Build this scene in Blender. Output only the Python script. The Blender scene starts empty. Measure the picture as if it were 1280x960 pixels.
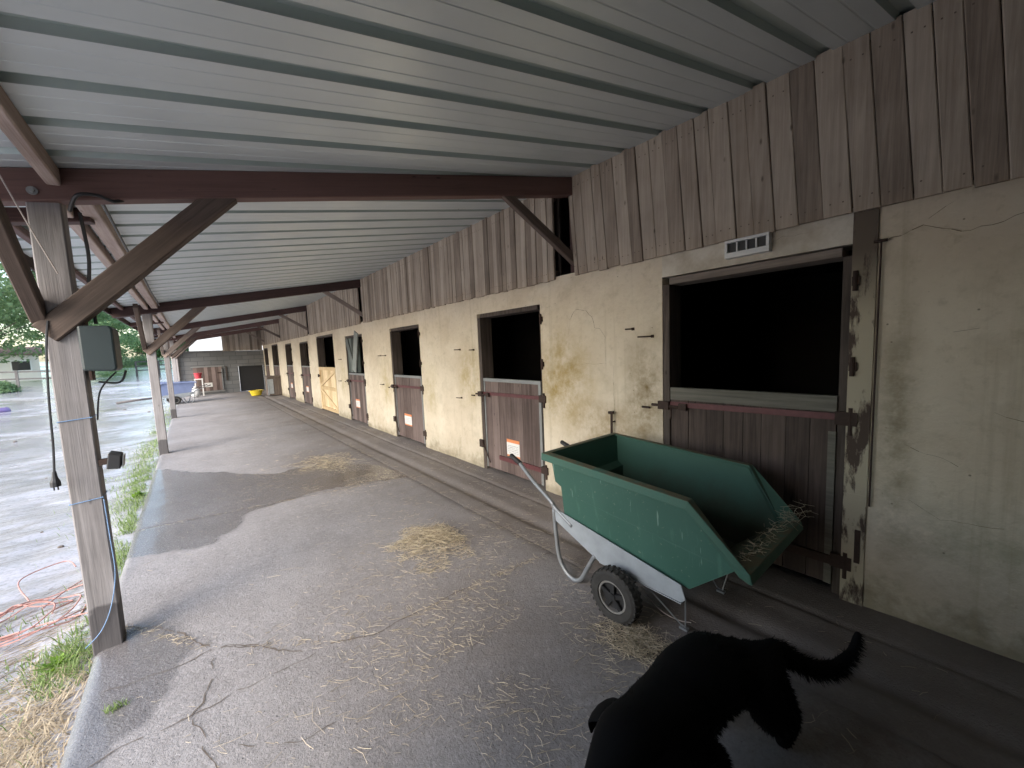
import bpy, math, random
import numpy as np
from mathutils import Vector, Matrix, Euler, noise as mn
random.seed(11); rng = np.random.default_rng(5)
R = math.radians
S = bpy.context.scene
COL = S.collection

# ------------------------------------------------------------------ helpers
class MB:
    def __init__(s): s.v=[]; s.f=[]; s.t=[]; s.m=[]
    def face(s, pts, tone=.5, m=0):
        i=len(s.v); s.v+= [tuple(p) for p in pts]; s.f.append(tuple(range(i,i+len(pts)))); s.t.append(tone); s.m.append(m)
    def add(s, vs, fs, tone=.5, m=0):
        i=len(s.v); s.v+=[tuple(p) for p in vs]
        for f in fs: s.f.append(tuple(i+k for k in f)); s.t.append(tone); s.m.append(m)
    def box(s,x0,x1,y0,y1,z0,z1,tone=.5,m=0):
        vs=[(x0,y0,z0),(x1,y0,z0),(x1,y1,z0),(x0,y1,z0),(x0,y0,z1),(x1,y0,z1),(x1,y1,z1),(x0,y1,z1)]
        s.add(vs,[(3,2,1,0),(4,5,6,7),(0,1,5,4),(1,2,6,5),(2,3,7,6),(3,0,4,7)],tone,m)
    def obox(s,p0,p1,w,h,up=(0,0,1),tone=.5,m=0):
        p0=Vector(p0);p1=Vector(p1); d=(p1-p0).normalized(); u=Vector(up); sd=d.cross(u).normalized(); u=sd.cross(d)
        vs=[]
        for p in (p0,p1):
            for a,b in ((-1,-1),(1,-1),(1,1),(-1,1)): vs.append(p+sd*(a*w/2)+u*(b*h/2))
        s.add(vs,[(3,2,1,0),(4,5,6,7),(0,1,5,4),(1,2,6,5),(2,3,7,6),(3,0,4,7)],tone,m)
    def tube(s,pts,r,n=8,tone=.5,m=0,cap=True):
        pts=[Vector(p) for p in pts]; rs=r if isinstance(r,(list,tuple)) else [r]*len(pts)
        base=len(s.v); ref=None
        for i,p in enumerate(pts):
            d=((pts[min(i+1,len(pts)-1)]-pts[max(i-1,0)])).normalized()
            if ref is None: ref=Vector((0,0,1)) if abs(d.z)<.9 else Vector((1,0,0))
            a=(ref-d*ref.dot(d)).normalized(); b=d.cross(a); ref=a
            for k in range(n):
                t=2*math.pi*k/n; s.v.append(tuple(p+(a*math.cos(t)+b*math.sin(t))*rs[i]))
        for i in range(len(pts)-1):
            for k in range(n):
                k2=(k+1)%n; s.f.append((base+i*n+k,base+i*n+k2,base+(i+1)*n+k2,base+(i+1)*n+k)); s.t.append(tone); s.m.append(m)
        if cap:
            s.f.append(tuple(base+k for k in range(n))[::-1]); s.t.append(tone); s.m.append(m)
            e=base+(len(pts)-1)*n; s.f.append(tuple(e+k for k in range(n))); s.t.append(tone); s.m.append(m)
    def lathe(s,prof,axis='x',c=(0,0,0),n=28,tone=.5,m=0):
        # prof: closed list of (along axis, radius)
        base=len(s.v); L=len(prof)
        for k in range(n):
            t=2*math.pi*k/n
            for a,r in prof:
                q=(a,r*math.cos(t),r*math.sin(t)) if axis=='x' else (r*math.cos(t),r*math.sin(t),a)
                s.v.append((q[0]+c[0],q[1]+c[1],q[2]+c[2]))
        for k in range(n):
            k2=(k+1)%n
            for i in range(L):
                j=(i+1)%L
                s.f.append((base+k*L+i,base+k*L+j,base+k2*L+j,base+k2*L+i)); s.t.append(tone); s.m.append(m)
    def prism(s,poly,fn,a,b,tone=.5,m=0):
        # poly of 2D pts, fn(u,v,w)->3D, extruded from w=a to b
        n=len(poly); vs=[fn(u,v,a) for u,v in poly]+[fn(u,v,b) for u,v in poly]
        fs=[tuple(range(n))[::-1],tuple(range(n,2*n))]+[(i,(i+1)%n,n+(i+1)%n,n+i) for i in range(n)]
        s.add(vs,fs,tone,m)
    def build(s,name,mats,parent=None,smooth=False,bevel=0,loc=None):
        me=bpy.data.meshes.new(name); me.from_pydata(s.v,[],s.f); me.update()
        a=me.attributes.new('tone','FLOAT','FACE'); a.data.foreach_set('value',np.array(s.t,'f'))
        if not isinstance(mats,(list,tuple)): mats=[mats]
        for m in mats: me.materials.append(m)
        if len(mats)>1: me.polygons.foreach_set('material_index',np.array(s.m,'i'))
        if smooth: me.polygons.foreach_set('use_smooth',np.ones(len(s.f),bool))
        o=bpy.data.objects.new(name,me); COL.objects.link(o)
        if parent: o.parent=parent
        if loc: o.location=loc
        # consistent outward normals
        import bmesh
        if len(s.f)<60000:
            bm=bmesh.new(); bm.from_mesh(me); bmesh.ops.recalc_face_normals(bm,faces=bm.faces[:]); bm.to_mesh(me); bm.free()
        if bevel:
            bv=o.modifiers.new('bevel','BEVEL'); bv.width=bevel; bv.segments=2; bv.limit_method='ANGLE'; bv.angle_limit=R(40)
        return o
def tag(o,label=None,cat=None,group=None,kind=None):
    if label: o['label']=label
    if cat: o['category']=cat
    if group: o['group']=group
    if kind: o['kind']=kind
    return o
def empty(name,loc=(0,0,0),rz=0):
    o=bpy.data.objects.new(name,None); COL.objects.link(o); o.location=loc; o.rotation_euler=(0,0,rz); o.empty_display_size=.2
    return o
def timber(name,p0,p1,w,h,mat,parent,up=(0,0,1),cham=.006):
    """squared timber with chamfered arrises, built along local Z so the grain follows it"""
    p0=Vector(p0);p1=Vector(p1); L=(p1-p0).length; d=(p1-p0)/L; u=Vector(up); sd=d.cross(u).normalized(); u=sd.cross(d)
    c=cham; a=w/2; b=h/2
    prof=[(-a+c,-b),(a-c,-b),(a,-b+c),(a,b-c),(a-c,b),(-a+c,b),(-a,b-c),(-a,-b+c)]
    mb=MB(); n=8; K=max(2,int(L/.35)+1); vs=[]
    ph=random.random()*50
    for i in range(K):
        z=L*i/(K-1); ox=.004*mn.noise((ph,z*1.3,0)); oy=.004*mn.noise((ph+9,z*1.3,0))
        vs+=[(x+ox,y+oy,z) for x,y in prof]
    fs=[tuple(range(n))[::-1],tuple(range((K-1)*n,K*n))]
    for i in range(K-1): fs+=[(i*n+k,i*n+(k+1)%n,(i+1)*n+(k+1)%n,(i+1)*n+k) for k in range(n)]
    mb.add(vs,fs,random.random()); o=mb.build(name,mat,parent)
    M=Matrix((( sd.x,u.x,d.x,p0.x),(sd.y,u.y,d.y,p0.y),(sd.z,u.z,d.z,p0.z),(0,0,0,1)))
    o.matrix_local=M
    return o

# ------------------------------------------------------------------ materials
class NT:
    def __init__(s,name):
        s.mat=bpy.data.materials.new(name); s.mat.use_nodes=True; s.t=s.mat.node_tree; s.b=s.t.nodes['Principled BSDF']
        s.tc=s.t.nodes.new('ShaderNodeTexCoord')
        s.obj=s.tc.outputs['Object']
    def n(s,typ,**kw):
        x=s.t.nodes.new('ShaderNode'+typ)
        for k,v in kw.items(): setattr(x,k,v)
        return x
    def l(s,a,b): s.t.links.new(a,b)
    def set(s,node,inp,val):
        i=node.inputs[inp]
        if hasattr(val,'node'): s.l(val,i)
        else: i.default_value=val
    def math(s,op,a,b=None,clamp=False):
        x=s.n('Math',operation=op,use_clamp=clamp); s.set(x,0,a)
        if b is not None: s.set(x,1,b)
        return x.outputs[0]
    def mapp(s,scale=(1,1,1),loc=(0,0,0),vec=None):
        x=s.n('Mapping'); s.l(vec or s.obj,x.inputs[0]); x.inputs['Scale'].default_value=scale; x.inputs['Location'].default_value=loc; return x.outputs[0]
    def noise(s,scale,detail=4,rough=.55,vec=None,dist=0):
        x=s.n('TexNoise'); s.l(vec or s.obj,x.inputs['Vector']); x.inputs['Scale'].default_value=scale; x.inputs['Detail'].default_value=detail; x.inputs['Roughness'].default_value=rough; x.inputs['Distortion'].default_value=dist
        return x.outputs[0]
    def voro(s,scale,vec=None,feature='F1',out='Distance'):
        x=s.n('TexVoronoi',feature=feature); s.l(vec or s.obj,x.inputs['Vector']); x.inputs['Scale'].default_value=scale; return x.outputs[out]
    def ramp(s,fac,stops,interp='LINEAR'):
        x=s.n('ValToRGB'); x.color_ramp.interpolation=interp; e=x.color_ramp.elements
        while len(e)<len(stops): e.new(.5)
        for q,(p,c) in zip(e,stops):
            q.position=p; q.color=(c,c,c,1) if not isinstance(c,(tuple,list)) else (*c,1)
        s.l(fac,x.inputs[0]); return x.outputs[0]
    def mix(s,fac,a,b,mode='MIX'):
        x=s.n('Mix',data_type='RGBA',blend_type=mode); s.set(x,0,fac)
        for i,v in ((6,a),(7,b)):
            if hasattr(v,'node'): s.l(v,x.inputs[i])
            else: x.inputs[i].default_value=(*v,1) if len(v)==3 else v
        return x.outputs[2]
    def attr(s,name): x=s.n('Attribute',attribute_name=name); return x.outputs['Fac']
    def sep(s,vec=None): x=s.n('SeparateXYZ'); s.l(vec or s.obj,x.inputs[0]); return x.outputs
    def objrand(s): return s.n('ObjectInfo').outputs['Random']
    def blob(s,c,r,e0=.4,e1=1.):
        v=s.n('VectorMath',operation='SUBTRACT'); s.l(s.obj,v.inputs[0]); v.inputs[1].default_value=c
        w=s.n('VectorMath',operation='DIVIDE'); s.l(v.outputs[0],w.inputs[0]); w.inputs[1].default_value=r
        q=s.n('VectorMath',operation='LENGTH'); s.l(w.outputs[0],q.inputs[0])
        m=s.n('MapRange',interpolation_type='SMOOTHSTEP'); s.l(q.outputs['Value'],m.inputs[0]); m.inputs[1].default_value=e0; m.inputs[2].default_value=e1; m.inputs[3].default_value=1; m.inputs[4].default_value=0
        return m.outputs[0]
    def bump(s,h,strength=.3,dist=.01,prev=None):
        x=s.n('Bump'); s.l(h,x.inputs['Height']); x.inputs['Strength'].default_value=strength; x.inputs['Distance'].default_value=dist
        if prev is not None: s.l(prev,x.inputs['Normal'])
        s.l(x.outputs[0],s.b.inputs['Normal']); return x.outputs[0]
    def col(s,c): s.set(s.b,'Base Color',(*c,1) if isinstance(c,tuple) else c)
    def rough(s,r): s.set(s.b,'Roughness',r)

def plain(name,c,rough=.6,metal=0,var=.12,scale=14,bump=.15,spec=.5,bscale=60):
    m=NT(name); n1=m.noise(scale,5,.6); n2=m.noise(scale*.15,2)
    f=m.math('MULTIPLY_ADD',n1,.6); f.node.inputs[2].default_value=0; f2=m.math('ADD',f,m.math('MULTIPLY',n2,.4))
    m.col(m.mix(f2,tuple(x*(1-2*var) for x in c),tuple(min(1,x*(1+2*var)) for x in c)))
    m.rough(rough); m.b.inputs['Metallic'].default_value=metal; m.b.inputs['Specular IOR Level'].default_value=spec
    if bump: m.bump(m.noise(bscale,3),bump,.003)
    return m.mat

def wood(name,dark,light,axis=2,rough=.75,tonew=.5,extra=None,spec=.3,bump=.35):
    m=NT(name)
    sc=[34,34,34]; sc[axis]=1.6
    v=m.mapp(tuple(sc)); rnd=m.objrand(); tone=m.attr('tone')
    off=m.n('VectorMath',operation='ADD'); m.l(v,off.inputs[0]); cb=m.n('CombineXYZ'); m.l(m.math('MULTIPLY',rnd,37.),cb.inputs[0]); m.l(m.math('MULTIPLY',tone,91.),cb.inputs[1]); m.l(cb.outputs[0],off.inputs[1])
    v=off.outputs[0]
    g=m.noise(1.,6,.62,v,.6)
    big=m.noise(2.3,4,.6)
    sc2=[160,160,160]; sc2[axis]=4; fine=m.noise(1.,3,.6,m.mapp(tuple(sc2)))
    f=m.math('ADD',m.math('MULTIPLY',m.math('SUBTRACT',tone,.5),tonew),m.math('ADD',m.math('MULTIPLY',g,.55),m.math('ADD',m.math('MULTIPLY',big,.3),m.math('MULTIPLY',fine,.2))))
    c=m.ramp(f,[(.22,tuple(x*.55 for x in dark)),(.42,dark),(.72,light),(.95,tuple(min(1,x*1.22) for x in light))])
    kn=[11,11,11]; kn[axis]=4.; k=m.voro(1.,m.mapp(tuple(kn))); kf=m.ramp(k,[(.03,.8),(.10,0)])
    c=m.mix(kf,c,tuple(x*.35 for x in dark))
    m.f=f
    if extra: c=extra(m,c)
    m.col(c); m.rough(rough); m.b.inputs['Specular IOR Level'].default_value=spec
    m.bump(m.math('ADD',g,fine),bump,.004)
    return m.mat

def post_extra(m,c):
    z=m.sep()[2]; n=m.noise(5,3)
    e=m.math('ADD',z,m.math('MULTIPLY',m.math('SUBTRACT',n,.5),.35))
    wet=m.ramp(e,[(.24,1.),(.27,0.)])
    c=m.mix(m.math('MULTIPLY',wet,.72),c,(.035,.032,.035))
    return c
M={}
M['post']=wood('weathered_post_wood',(.245,.23,.23),(.405,.385,.385),extra=post_extra)
M['rafter']=wood('red_stained_rafter_wood',(.06,.030,.026),(.125,.070,.06),rough=.6)
M['brace']=wood('brown_brace_wood',(.12,.088,.072),(.235,.19,.165))
M['purlin']=wood('pale_purlin_wood',(.26,.19,.16),(.46,.38,.34))
M['board']=wood('weathered_cladding_wood',(.30,.238,.185),(.51,.43,.345),tonew=.45,rough=.85)
M['doorwood']=wood('dark_door_wood',(.085,.06,.053),(.20,.152,.138),tonew=.25,rough=.7)
M['doordark']=wood('shaded_brown_door_wood',(.045,.032,.027),(.115,.085,.072),tonew=.18,rough=.7)  # near door only: darker wood copy, shade of the right side put into the colour
M['jamb']=wood('dark_jamb_wood',(.045,.035,.03),(.13,.105,.09))
M['lintel']=wood('grey_lintel_wood',(.16,.13,.11),(.33,.28,.24),axis=1)
M['railwood']=wood('grey_green_rail_wood',(.105,.10,.082),(.205,.195,.165),axis=1)
M['reddoor']=wood('faded_red_brown_wood',(.17,.125,.11),(.28,.215,.195))
M['pine']=wood('new_pine_wood',(.50,.36,.20),(.70,.56,.36),tonew=.4)
M['shutter']=wood('grey_green_shutter_wood',(.045,.055,.05),(.13,.15,.14))
M['shutterlight']=wood('grey_shutter_batten_wood',(.13,.145,.14),(.26,.28,.27))
M['greyboard']=wood('grey_board_wood',(.14,.14,.145),(.27,.27,.275))
M['endboard']=wood('beige_end_board',(.26,.215,.17),(.42,.36,.30))
M['redpaint']=plain('faded_red_painted_iron',(.105,.032,.034),.55,.1,.3,30,.3)
M['rust']=plain('rusty_iron',(.055,.035,.028),.75,.4,.35,40,.4)
M['galv']=plain('galvanised_edge',(.25,.255,.25),.5,.35,.2,18,.15)
M['galvpale']=plain('pale_galvanised_sheet',(.36,.39,.42),.5,.25,.22,11,.2)
M['black']=plain('black_rubber',(.02,.02,.021),.6,0,.25,30,.3)
M['tubesteel']=plain('dull_galvanised_tube',(.25,.265,.28),.45,.4,.2,14,.1)
M['tyre']=plain('muddy_tyre_rubber',(.028,.026,.024),.8,0,.5,22,.5)
M['hub']=plain('dirty_wheel_metal',(.035,.035,.036),.5,.5,.3,30,.2)
M['rimline']=plain('worn_rim_steel',(.26,.25,.235),.5,.5,.3,30,.2)
M['boxgreen']=plain('dark_grey_green_plastic',(.022,.034,.037),.45,0,.12,8,.1)
M['cable']=plain('black_cable',(.018,.018,.02),.5,0,.1,20,0)
M['blue']=plain('blue_twine',(.16,.27,.45),.7,0,.15,20,.1)
M['cord']=plain('pale_cord',(.45,.40,.38),.8,0,.15,20,.1)
M['hose']=plain('faded_pink_orange_rope',(.42,.22,.19),.7,0,.3,20,.2)
M['bluetub']=plain('lilac_blue_plastic',(.20,.25,.42),.45,0,.15,6,.1)
M['yellow']=plain('yellow_plastic',(.72,.55,.04),.4,0,.1,8,.1)
M['red']=plain('red_plastic',(.50,.05,.07),.4,0,.1,8,.05)
M['white']=plain('white_paint',(.72,.72,.70),.6,0,.1,6,.1)
M['sack']=plain('white_woven_sack',(.62,.63,.63),.8,0,.12,9,.5)
M['housewall']=plain('pale_render',(.66,.64,.60),.85,0,.08,3,.2)
M['roofred']=plain('old_roof_tile',(.22,.14,.12),.8,0,.2,6,.3)
M['glass']=plain('dark_window_glass',(.03,.035,.04),.1,0,.05,3,0)
M['darkiron']=plain('dark_fence_paint',(.035,.035,.04),.6,0,.2,9,.1)
M['fencewood']=wood('grey_fence_wood',(.12,.105,.095),(.26,.235,.22))
M['purple']=plain('purple_tarpaulin',(.16,.11,.24),.5,0,.2,7,.3)
M['inside']=plain('shaded_stable_interior',(.034,.029,.028),.9,0,.3,4,.3)  # near-black: darkness of the unlit stalls put into the base colour
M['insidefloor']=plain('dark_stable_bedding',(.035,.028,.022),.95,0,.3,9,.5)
M['chest']=wood('grey_brown_chest_wood',(.10,.08,.07),(.22,.18,.16))

# plaster wall
m=NT('cream_rough_plaster')
n1=m.noise(1.1,5,.62); n2=m.noise(6,6,.65); n3=m.noise(38,4,.6)
xyz=m.sep()
c=m.mix(m.ramp(n1,[(.35,0),(.65,1)]),(.585,.50,.385),(.685,.61,.49))
c=m.mix(m.ramp(n2,[(.35,.25),(.5,0),(.62,0)]),c,(.38,.32,.21))
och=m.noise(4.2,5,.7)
def stain_tint(c,ctr,rad,colr,k):
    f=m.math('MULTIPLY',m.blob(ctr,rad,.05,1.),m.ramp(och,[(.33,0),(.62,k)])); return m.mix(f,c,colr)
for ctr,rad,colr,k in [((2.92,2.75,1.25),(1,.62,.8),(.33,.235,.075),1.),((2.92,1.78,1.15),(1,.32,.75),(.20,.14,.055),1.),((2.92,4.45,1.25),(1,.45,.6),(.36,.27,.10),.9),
        ((2.92,2.2,.75),(1,.6,.5),(.28,.2,.09),.9),((2.92,.28,1.1),(1,.13,1.1),(.20,.165,.10),.8),((2.92,7.4,1.0),(1,.5,.7),(.40,.31,.14),.8),((2.92,5.6,1.0),(1,.4,.6),(.42,.34,.18),.7),((2.92,.0,.55),(1,.7,.25),(.30,.29,.20),.7),((2.92,10.2,1.0),(1,.4,.7),(.4,.32,.16),.8)]:  # grey-green entry darkens the wall low at the right end
    c=stain_tint(c,ctr,rad,colr,k)
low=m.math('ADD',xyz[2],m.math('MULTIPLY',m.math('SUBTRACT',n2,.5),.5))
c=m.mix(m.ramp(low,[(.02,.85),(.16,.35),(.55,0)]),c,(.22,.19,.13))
drip=m.noise(1.,4,.6,m.mapp((1,13,.5))); top=m.ramp(xyz[2],[(.0,0),(1,1)])
c=m.mix(m.ramp(drip,[(.56,0),(.75,.45)]),c,(.34,.28,.17))
mott=m.noise(13,7,.72); c=m.mix(m.ramp(mott,[(.30,.3),(.46,0)]),c,(.30,.25,.155)); c=m.mix(m.ramp(m.noise(2.6,6,.7),[(.56,0),(.70,.25)]),c,(.72,.67,.58))
spk=m.voro(9); c=m.mix(m.ramp(spk,[(.03,.7),(.055,0)]),c,(.12,.10,.07))
m.col(c); m.rough(.92); m.b.inputs['Specular IOR Level'].default_value=.2
b=m.bump(m.noise(3.5,5,.6),.55,.03); m.bump(m.math('ADD',n3,m.math('MULTIPLY',n2,.8)),.5,.006,b)
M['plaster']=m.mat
m=NT('white_lintel_plaster'); n2=m.noise(5,6,.65); m.col(m.mix(m.ramp(n2,[(.35,1),(.6,0)]),(.64,.595,.51),(.46,.40,.31))); m.rough(.9); m.bump(m.noise(25,5),.5,.006); M['whiteplaster']=m.mat
# peeling post
m=NT('peeling_cream_paint_on_timber'); v=m.mapp((9,9,2.6)); n=m.noise(1.,6,.7,v); z=m.sep()[2]
f=m.math('ADD',n,m.ramp(z,[(.0,-.0),(1.,0.)]))
pk=m.ramp(f,[(.40,0),(.48,1)])
pk=m.math('MULTIPLY',pk,m.ramp(m.math('DIVIDE',z,2.4),[(.70,1),(.86,.15)]))
m.col(m.mix(pk,(.075,.052,.04),(.44,.39,.29))); m.rough(.85); m.bump(m.math('ADD',pk,n),.6,.006); M['peel']=m.mat
# roof sheet
m=NT('pale_painted_roof_sheet'); n=m.noise(1.,4,.6,m.mapp((.6,6,6))); n2=m.noise(2.2,4)
c=m.mix(n,(.53,.59,.605),(.65,.705,.725)); c=m.mix(m.ramp(n2,[(.45,0),(.75,.3)]),c,(.52,.57,.59))
c=m.mix(m.ramp(m.voro(3.5),[(.02,.8),(.035,0)]),c,(.05,.045,.04))
m.col(m.mix(m.attr('tone'),c,(.42,.49,.475))); m.rough(m.ramp(n2,[(.3,.34),(.7,.44)])); m.b.inputs['Metallic'].default_value=.35; m.bump(m.noise(1.,2,.5,m.mapp((.35,5,5))),.05,.01); M['sheet']=m.mat  # rib faces toned darker, groove shade put into the colour
# concrete walkway
def concrete(name,base,light,dirt_shadec):
    m=NT(name)
    n1=m.noise(.9,5,.6); n2=m.noise(7,6,.7); n3=m.noise(90,4,.7); v1=m.voro(75); v2=m.voro(62,out='Color')
    c=m.mix(m.ramp(n1,[(.35,0),(.66,1)]),base,light)
    c=m.mix(m.ramp(n2,[(.30,.3),(.5,0),(.7,0),(.85,.12)]),c,tuple(x*.62 for x in base))
    c=m.mix(m.ramp(n3,[(.33,.5),(.5,0)]),c,tuple(x*.45 for x in base))
    c=m.mix(m.ramp(n3,[(.62,0),(.78,.4)]),c,tuple(min(1,x*1.7) for x in light))
    agg=m.ramp(m.sep(v2)[0],[(.0,0),(.74,0),(.92,.24)]); c=m.mix(agg,c,tuple(x*.5 for x in base)); agg2=m.ramp(m.sep(v2)[1],[(.80,0),(.96,.22)]); c=m.mix(agg2,c,tuple(min(1,x*1.45) for x in light)); pits=m.ramp(m.voro(26),[(.05,.75),(.12,0)]); c=m.mix(pits,c,tuple(x*.4 for x in base))
    d=m.attr('dirt'); dn=m.math('MULTIPLY',d,m.ramp(m.noise(3.5,6,.72),[(.3,.35),(.62,1)]),True); c=m.mix(dn,c,dirt_shadec)
    w=m.attr('wet')
    c=m.mix(w,c,m.mix(.44,c,(.05,.042,.042)))
    m.col(c)
    wr=m.ramp(n3,[(.35,.06),(.62,.30)])
    rr=m.n('Mix',data_type='FLOAT'); m.l(w,rr.inputs[0]); rr.inputs[2].default_value=.85; m.l(wr,rr.inputs[3]); m.l(rr.outputs[0],m.b.inputs['Roughness'])
    m.b.inputs['Specular IOR Level'].default_value=.55; m.l(m.math('MULTIPLY',w,.4),m.b.inputs['Coat Weight']); m.b.inputs['Coat Roughness'].default_value=.12
    b=m.bump(n2,.4,.012); m.bump(m.math('SUBTRACT',n3,m.math('MULTIPLY',pits,.6)),.8,.006,b)
    return m.mat
M['concrete']=concrete('worn_concrete',(.215,.205,.207),(.295,.287,.293),(.125,.105,.092))
M['strip']=concrete('dirty_drain_concrete',(.19,.173,.165),(.265,.245,.237),(.14,.118,.104))
M['crack']=plain('dirt_filled_crack',(.12,.10,.085),.95,0,.4,30,.4)
M['crackwall']=plain('wall_crack_dirt',(.17,.14,.09),.95,0,.3,30,0)  # dark dirt colour of the wall cracks
M['cracklight']=plain('hairline_crack_dirt',(.20,.16,.10),.95,0,.3,30,.2)
# yard
m=NT('wet_muddy_yard'); n1=m.noise(.35,5,.6); n2=m.noise(2.2,6,.65); n3=m.noise(30,4,.65)
ge=m.n('NewGeometry'); 
c=m.mix(m.ramp(n1,[(.38,0),(.6,1)]),(.32,.31,.32),(.43,.42,.435)); c=m.mix(m.ramp(n2,[(.33,.4),(.5,0)]),c,(.20,.185,.185)); c=m.mix(m.ramp(n3,[(.35,.3),(.5,0)]),c,(.10,.09,.08))
c=m.mix(m.ramp(m.noise(.18,3),[(.52,0),(.62,.5)]),c,(.26,.23,.18))
far=m.ramp(m.math('MULTIPLY',m.math('ADD',m.sep()[1],m.math('MULTIPLY',m.math('MULTIPLY',m.sep()[0],-1.),.55)),.012),[(.50,0),(.60,1)])
c=m.mix(far,c,(.10,.17,.05))
m.col(c); pud=m.ramp(n1,[(.42,.06),(.5,.12),(.62,.34)]); m.rough(pud)
v=m.mapp((1.2,3.4,1)); w=m.noise(1.8,3,.55,v,.8)
b=m.bump(w,.22,.06); m.bump(m.math('ADD',n2,m.math('MULTIPLY',n3,.35)),.28,.03,b)
M['yard']=m.mat
def leafmat(name,a,b,trans=.42):
    m=NT(name); t=m.attr('tone'); m.col(m.mix(t,a,b)); m.rough(.55); m.b.inputs['Specular IOR Level'].default_value=.35
    tr=m.n('BsdfTranslucent'); m.l(m.mix(t,a,b),tr.inputs[0]); mx=m.n('MixShader'); mx.inputs[0].default_value=trans; m.l(m.b.outputs[0],mx.inputs[1]); m.l(tr.outputs[0],mx.inputs[2]); m.l(mx.outputs[0],m.t.nodes['Material Output'].inputs['Surface']); return m.mat
M['leaf']=leafmat('broadleaf_green',(.095,.155,.07),(.26,.38,.18))
M['leaf2']=leafmat('dark_green_foliage',(.035,.085,.035),(.085,.17,.065))
M['grass']=leafmat('verge_grass',(.13,.20,.06),(.30,.40,.15))
M['deadgrass']=leafmat('dry_grass',(.27,.21,.135),(.48,.40,.28),0.)
M['straw']=leafmat('straw_stalks',(.24,.20,.14),(.54,.47,.36),0.)
M['straw2']=leafmat('old_straw',(.27,.22,.15),(.60,.53,.39),0.)
M['weed']=leafmat('weed_green',(.09,.20,.03),(.30,.47,.07))
M['bark']=plain('tree_bark',(.09,.07,.055),.9,0,.3,9,.8)
# tub plastic, dirty outside and rim, inside darker towards the bottom
m=NT('scratched_green_plastic'); n=m.noise(6,6,.65); n2=m.noise(1.,5,.6,m.mapp((20,20,3))); 
c=m.mix(n,(.029,.088,.066),(.042,.12,.091)); c=m.mix(m.ramp(n2,[(.60,0),(.72,.5)]),c,(.085,.19,.145)); c=m.mix(m.ramp(m.noise(45,3),[(.66,0),(.72,.5)]),c,(.22,.26,.19))
v=m.mapp((1,14,5)); sc=m.noise(2.4,2,.5,m.mapp((2,22,2.2))); c=m.mix(m.ramp(sc,[(.70,0),(.73,.55)]),c,(.26,.38,.32))
m.col(c); m.rough(m.ramp(n,[(.3,.38),(.7,.6)])); m.bump(m.noise(40,3),.12,.003); M['tub']=m.mat
m=NT('dirty_green_rim_plastic'); n=m.noise(9,6,.7); gn=m.n('NewGeometry'); up=m.sep(gn.outputs['Normal'])[2]; dm=m.math('MULTIPLY',m.ramp(up,[(.45,.1),(.75,1)]),m.ramp(n,[(.36,.1),(.52,1)])); c=m.mix(dm,(.04,.118,.088),(.105,.10,.06)); m.col(c); m.rough(.7); m.bump(m.noise(60,4),.4,.004); M['rim']=m.mat
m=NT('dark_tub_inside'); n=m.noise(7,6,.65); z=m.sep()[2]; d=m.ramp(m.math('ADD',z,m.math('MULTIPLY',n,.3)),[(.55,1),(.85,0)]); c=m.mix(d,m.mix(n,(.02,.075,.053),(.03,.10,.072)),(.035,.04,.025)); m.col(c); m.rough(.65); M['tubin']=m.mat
# dog
m=NT('black_dog_coat'); z=m.sep()[2]; x=m.sep()[0]
legz=m.math('MULTIPLY',m.ramp(m.math('ADD',z,m.math('MULTIPLY',m.noise(18,3),.06)),[(.09,1),(.16,0)]),m.ramp(x,[(.0,1),(.12,0)]))
m.col(m.mix(m.math('MULTIPLY',legz,.55),(.0032,.0030,.0034),(.075,.038,.018))); m.rough(.85); m.b.inputs['Specular IOR Level'].default_value=.12; M['fur']=m.mat
M['dogeye']=plain('dark_glossy_eye',(.02,.012,.008),.1,0,.05,5,0); M['dognose']=plain('black_nose',(.008,.008,.008),.35,0,.1,40,.2)
M['collar']=plain('dull_collar',(.06,.06,.07),.6,0,.1,30,.1)
# sticker
m=NT('orange_and_white_notice'); x,y,z=m.sep(m.tc.outputs['Generated'])
bands=m.ramp(z,[(.0,(.62,.23,.10)),(.10,(.70,.69,.67)),(.82,(.68,.25,.10))],'CONSTANT')
ln=m.n('TexWave',bands_direction='Z'); m.l(m.tc.outputs['Generated'],ln.inputs[0]); ln.inputs['Scale'].default_value=3.2; ln.inputs['Distortion'].default_value=0
nn=m.noise(26,2,.5,m.mapp((1,1,.25),vec=m.tc.outputs['Generated']))
msk=m.math('MULTIPLY',m.ramp(ln.outputs['Fac'],[(.62,0),(.72,1)]),m.ramp(nn,[(.42,0),(.5,1)]))
ins=m.math('MULTIPLY',m.ramp(y,[(.08,0),(.1,1),(.9,1),(.92,0)],'CONSTANT'),m.ramp(z,[(.15,0),(.16,1),(.68,1),(.70,0)],'CONSTANT'))
m.col(m.mix(m.math('MULTIPLY',m.math('MULTIPLY',msk,ins),.65),bands,(.15,.15,.17))); m.rough(.45); M['sticker']=m.mat
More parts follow.
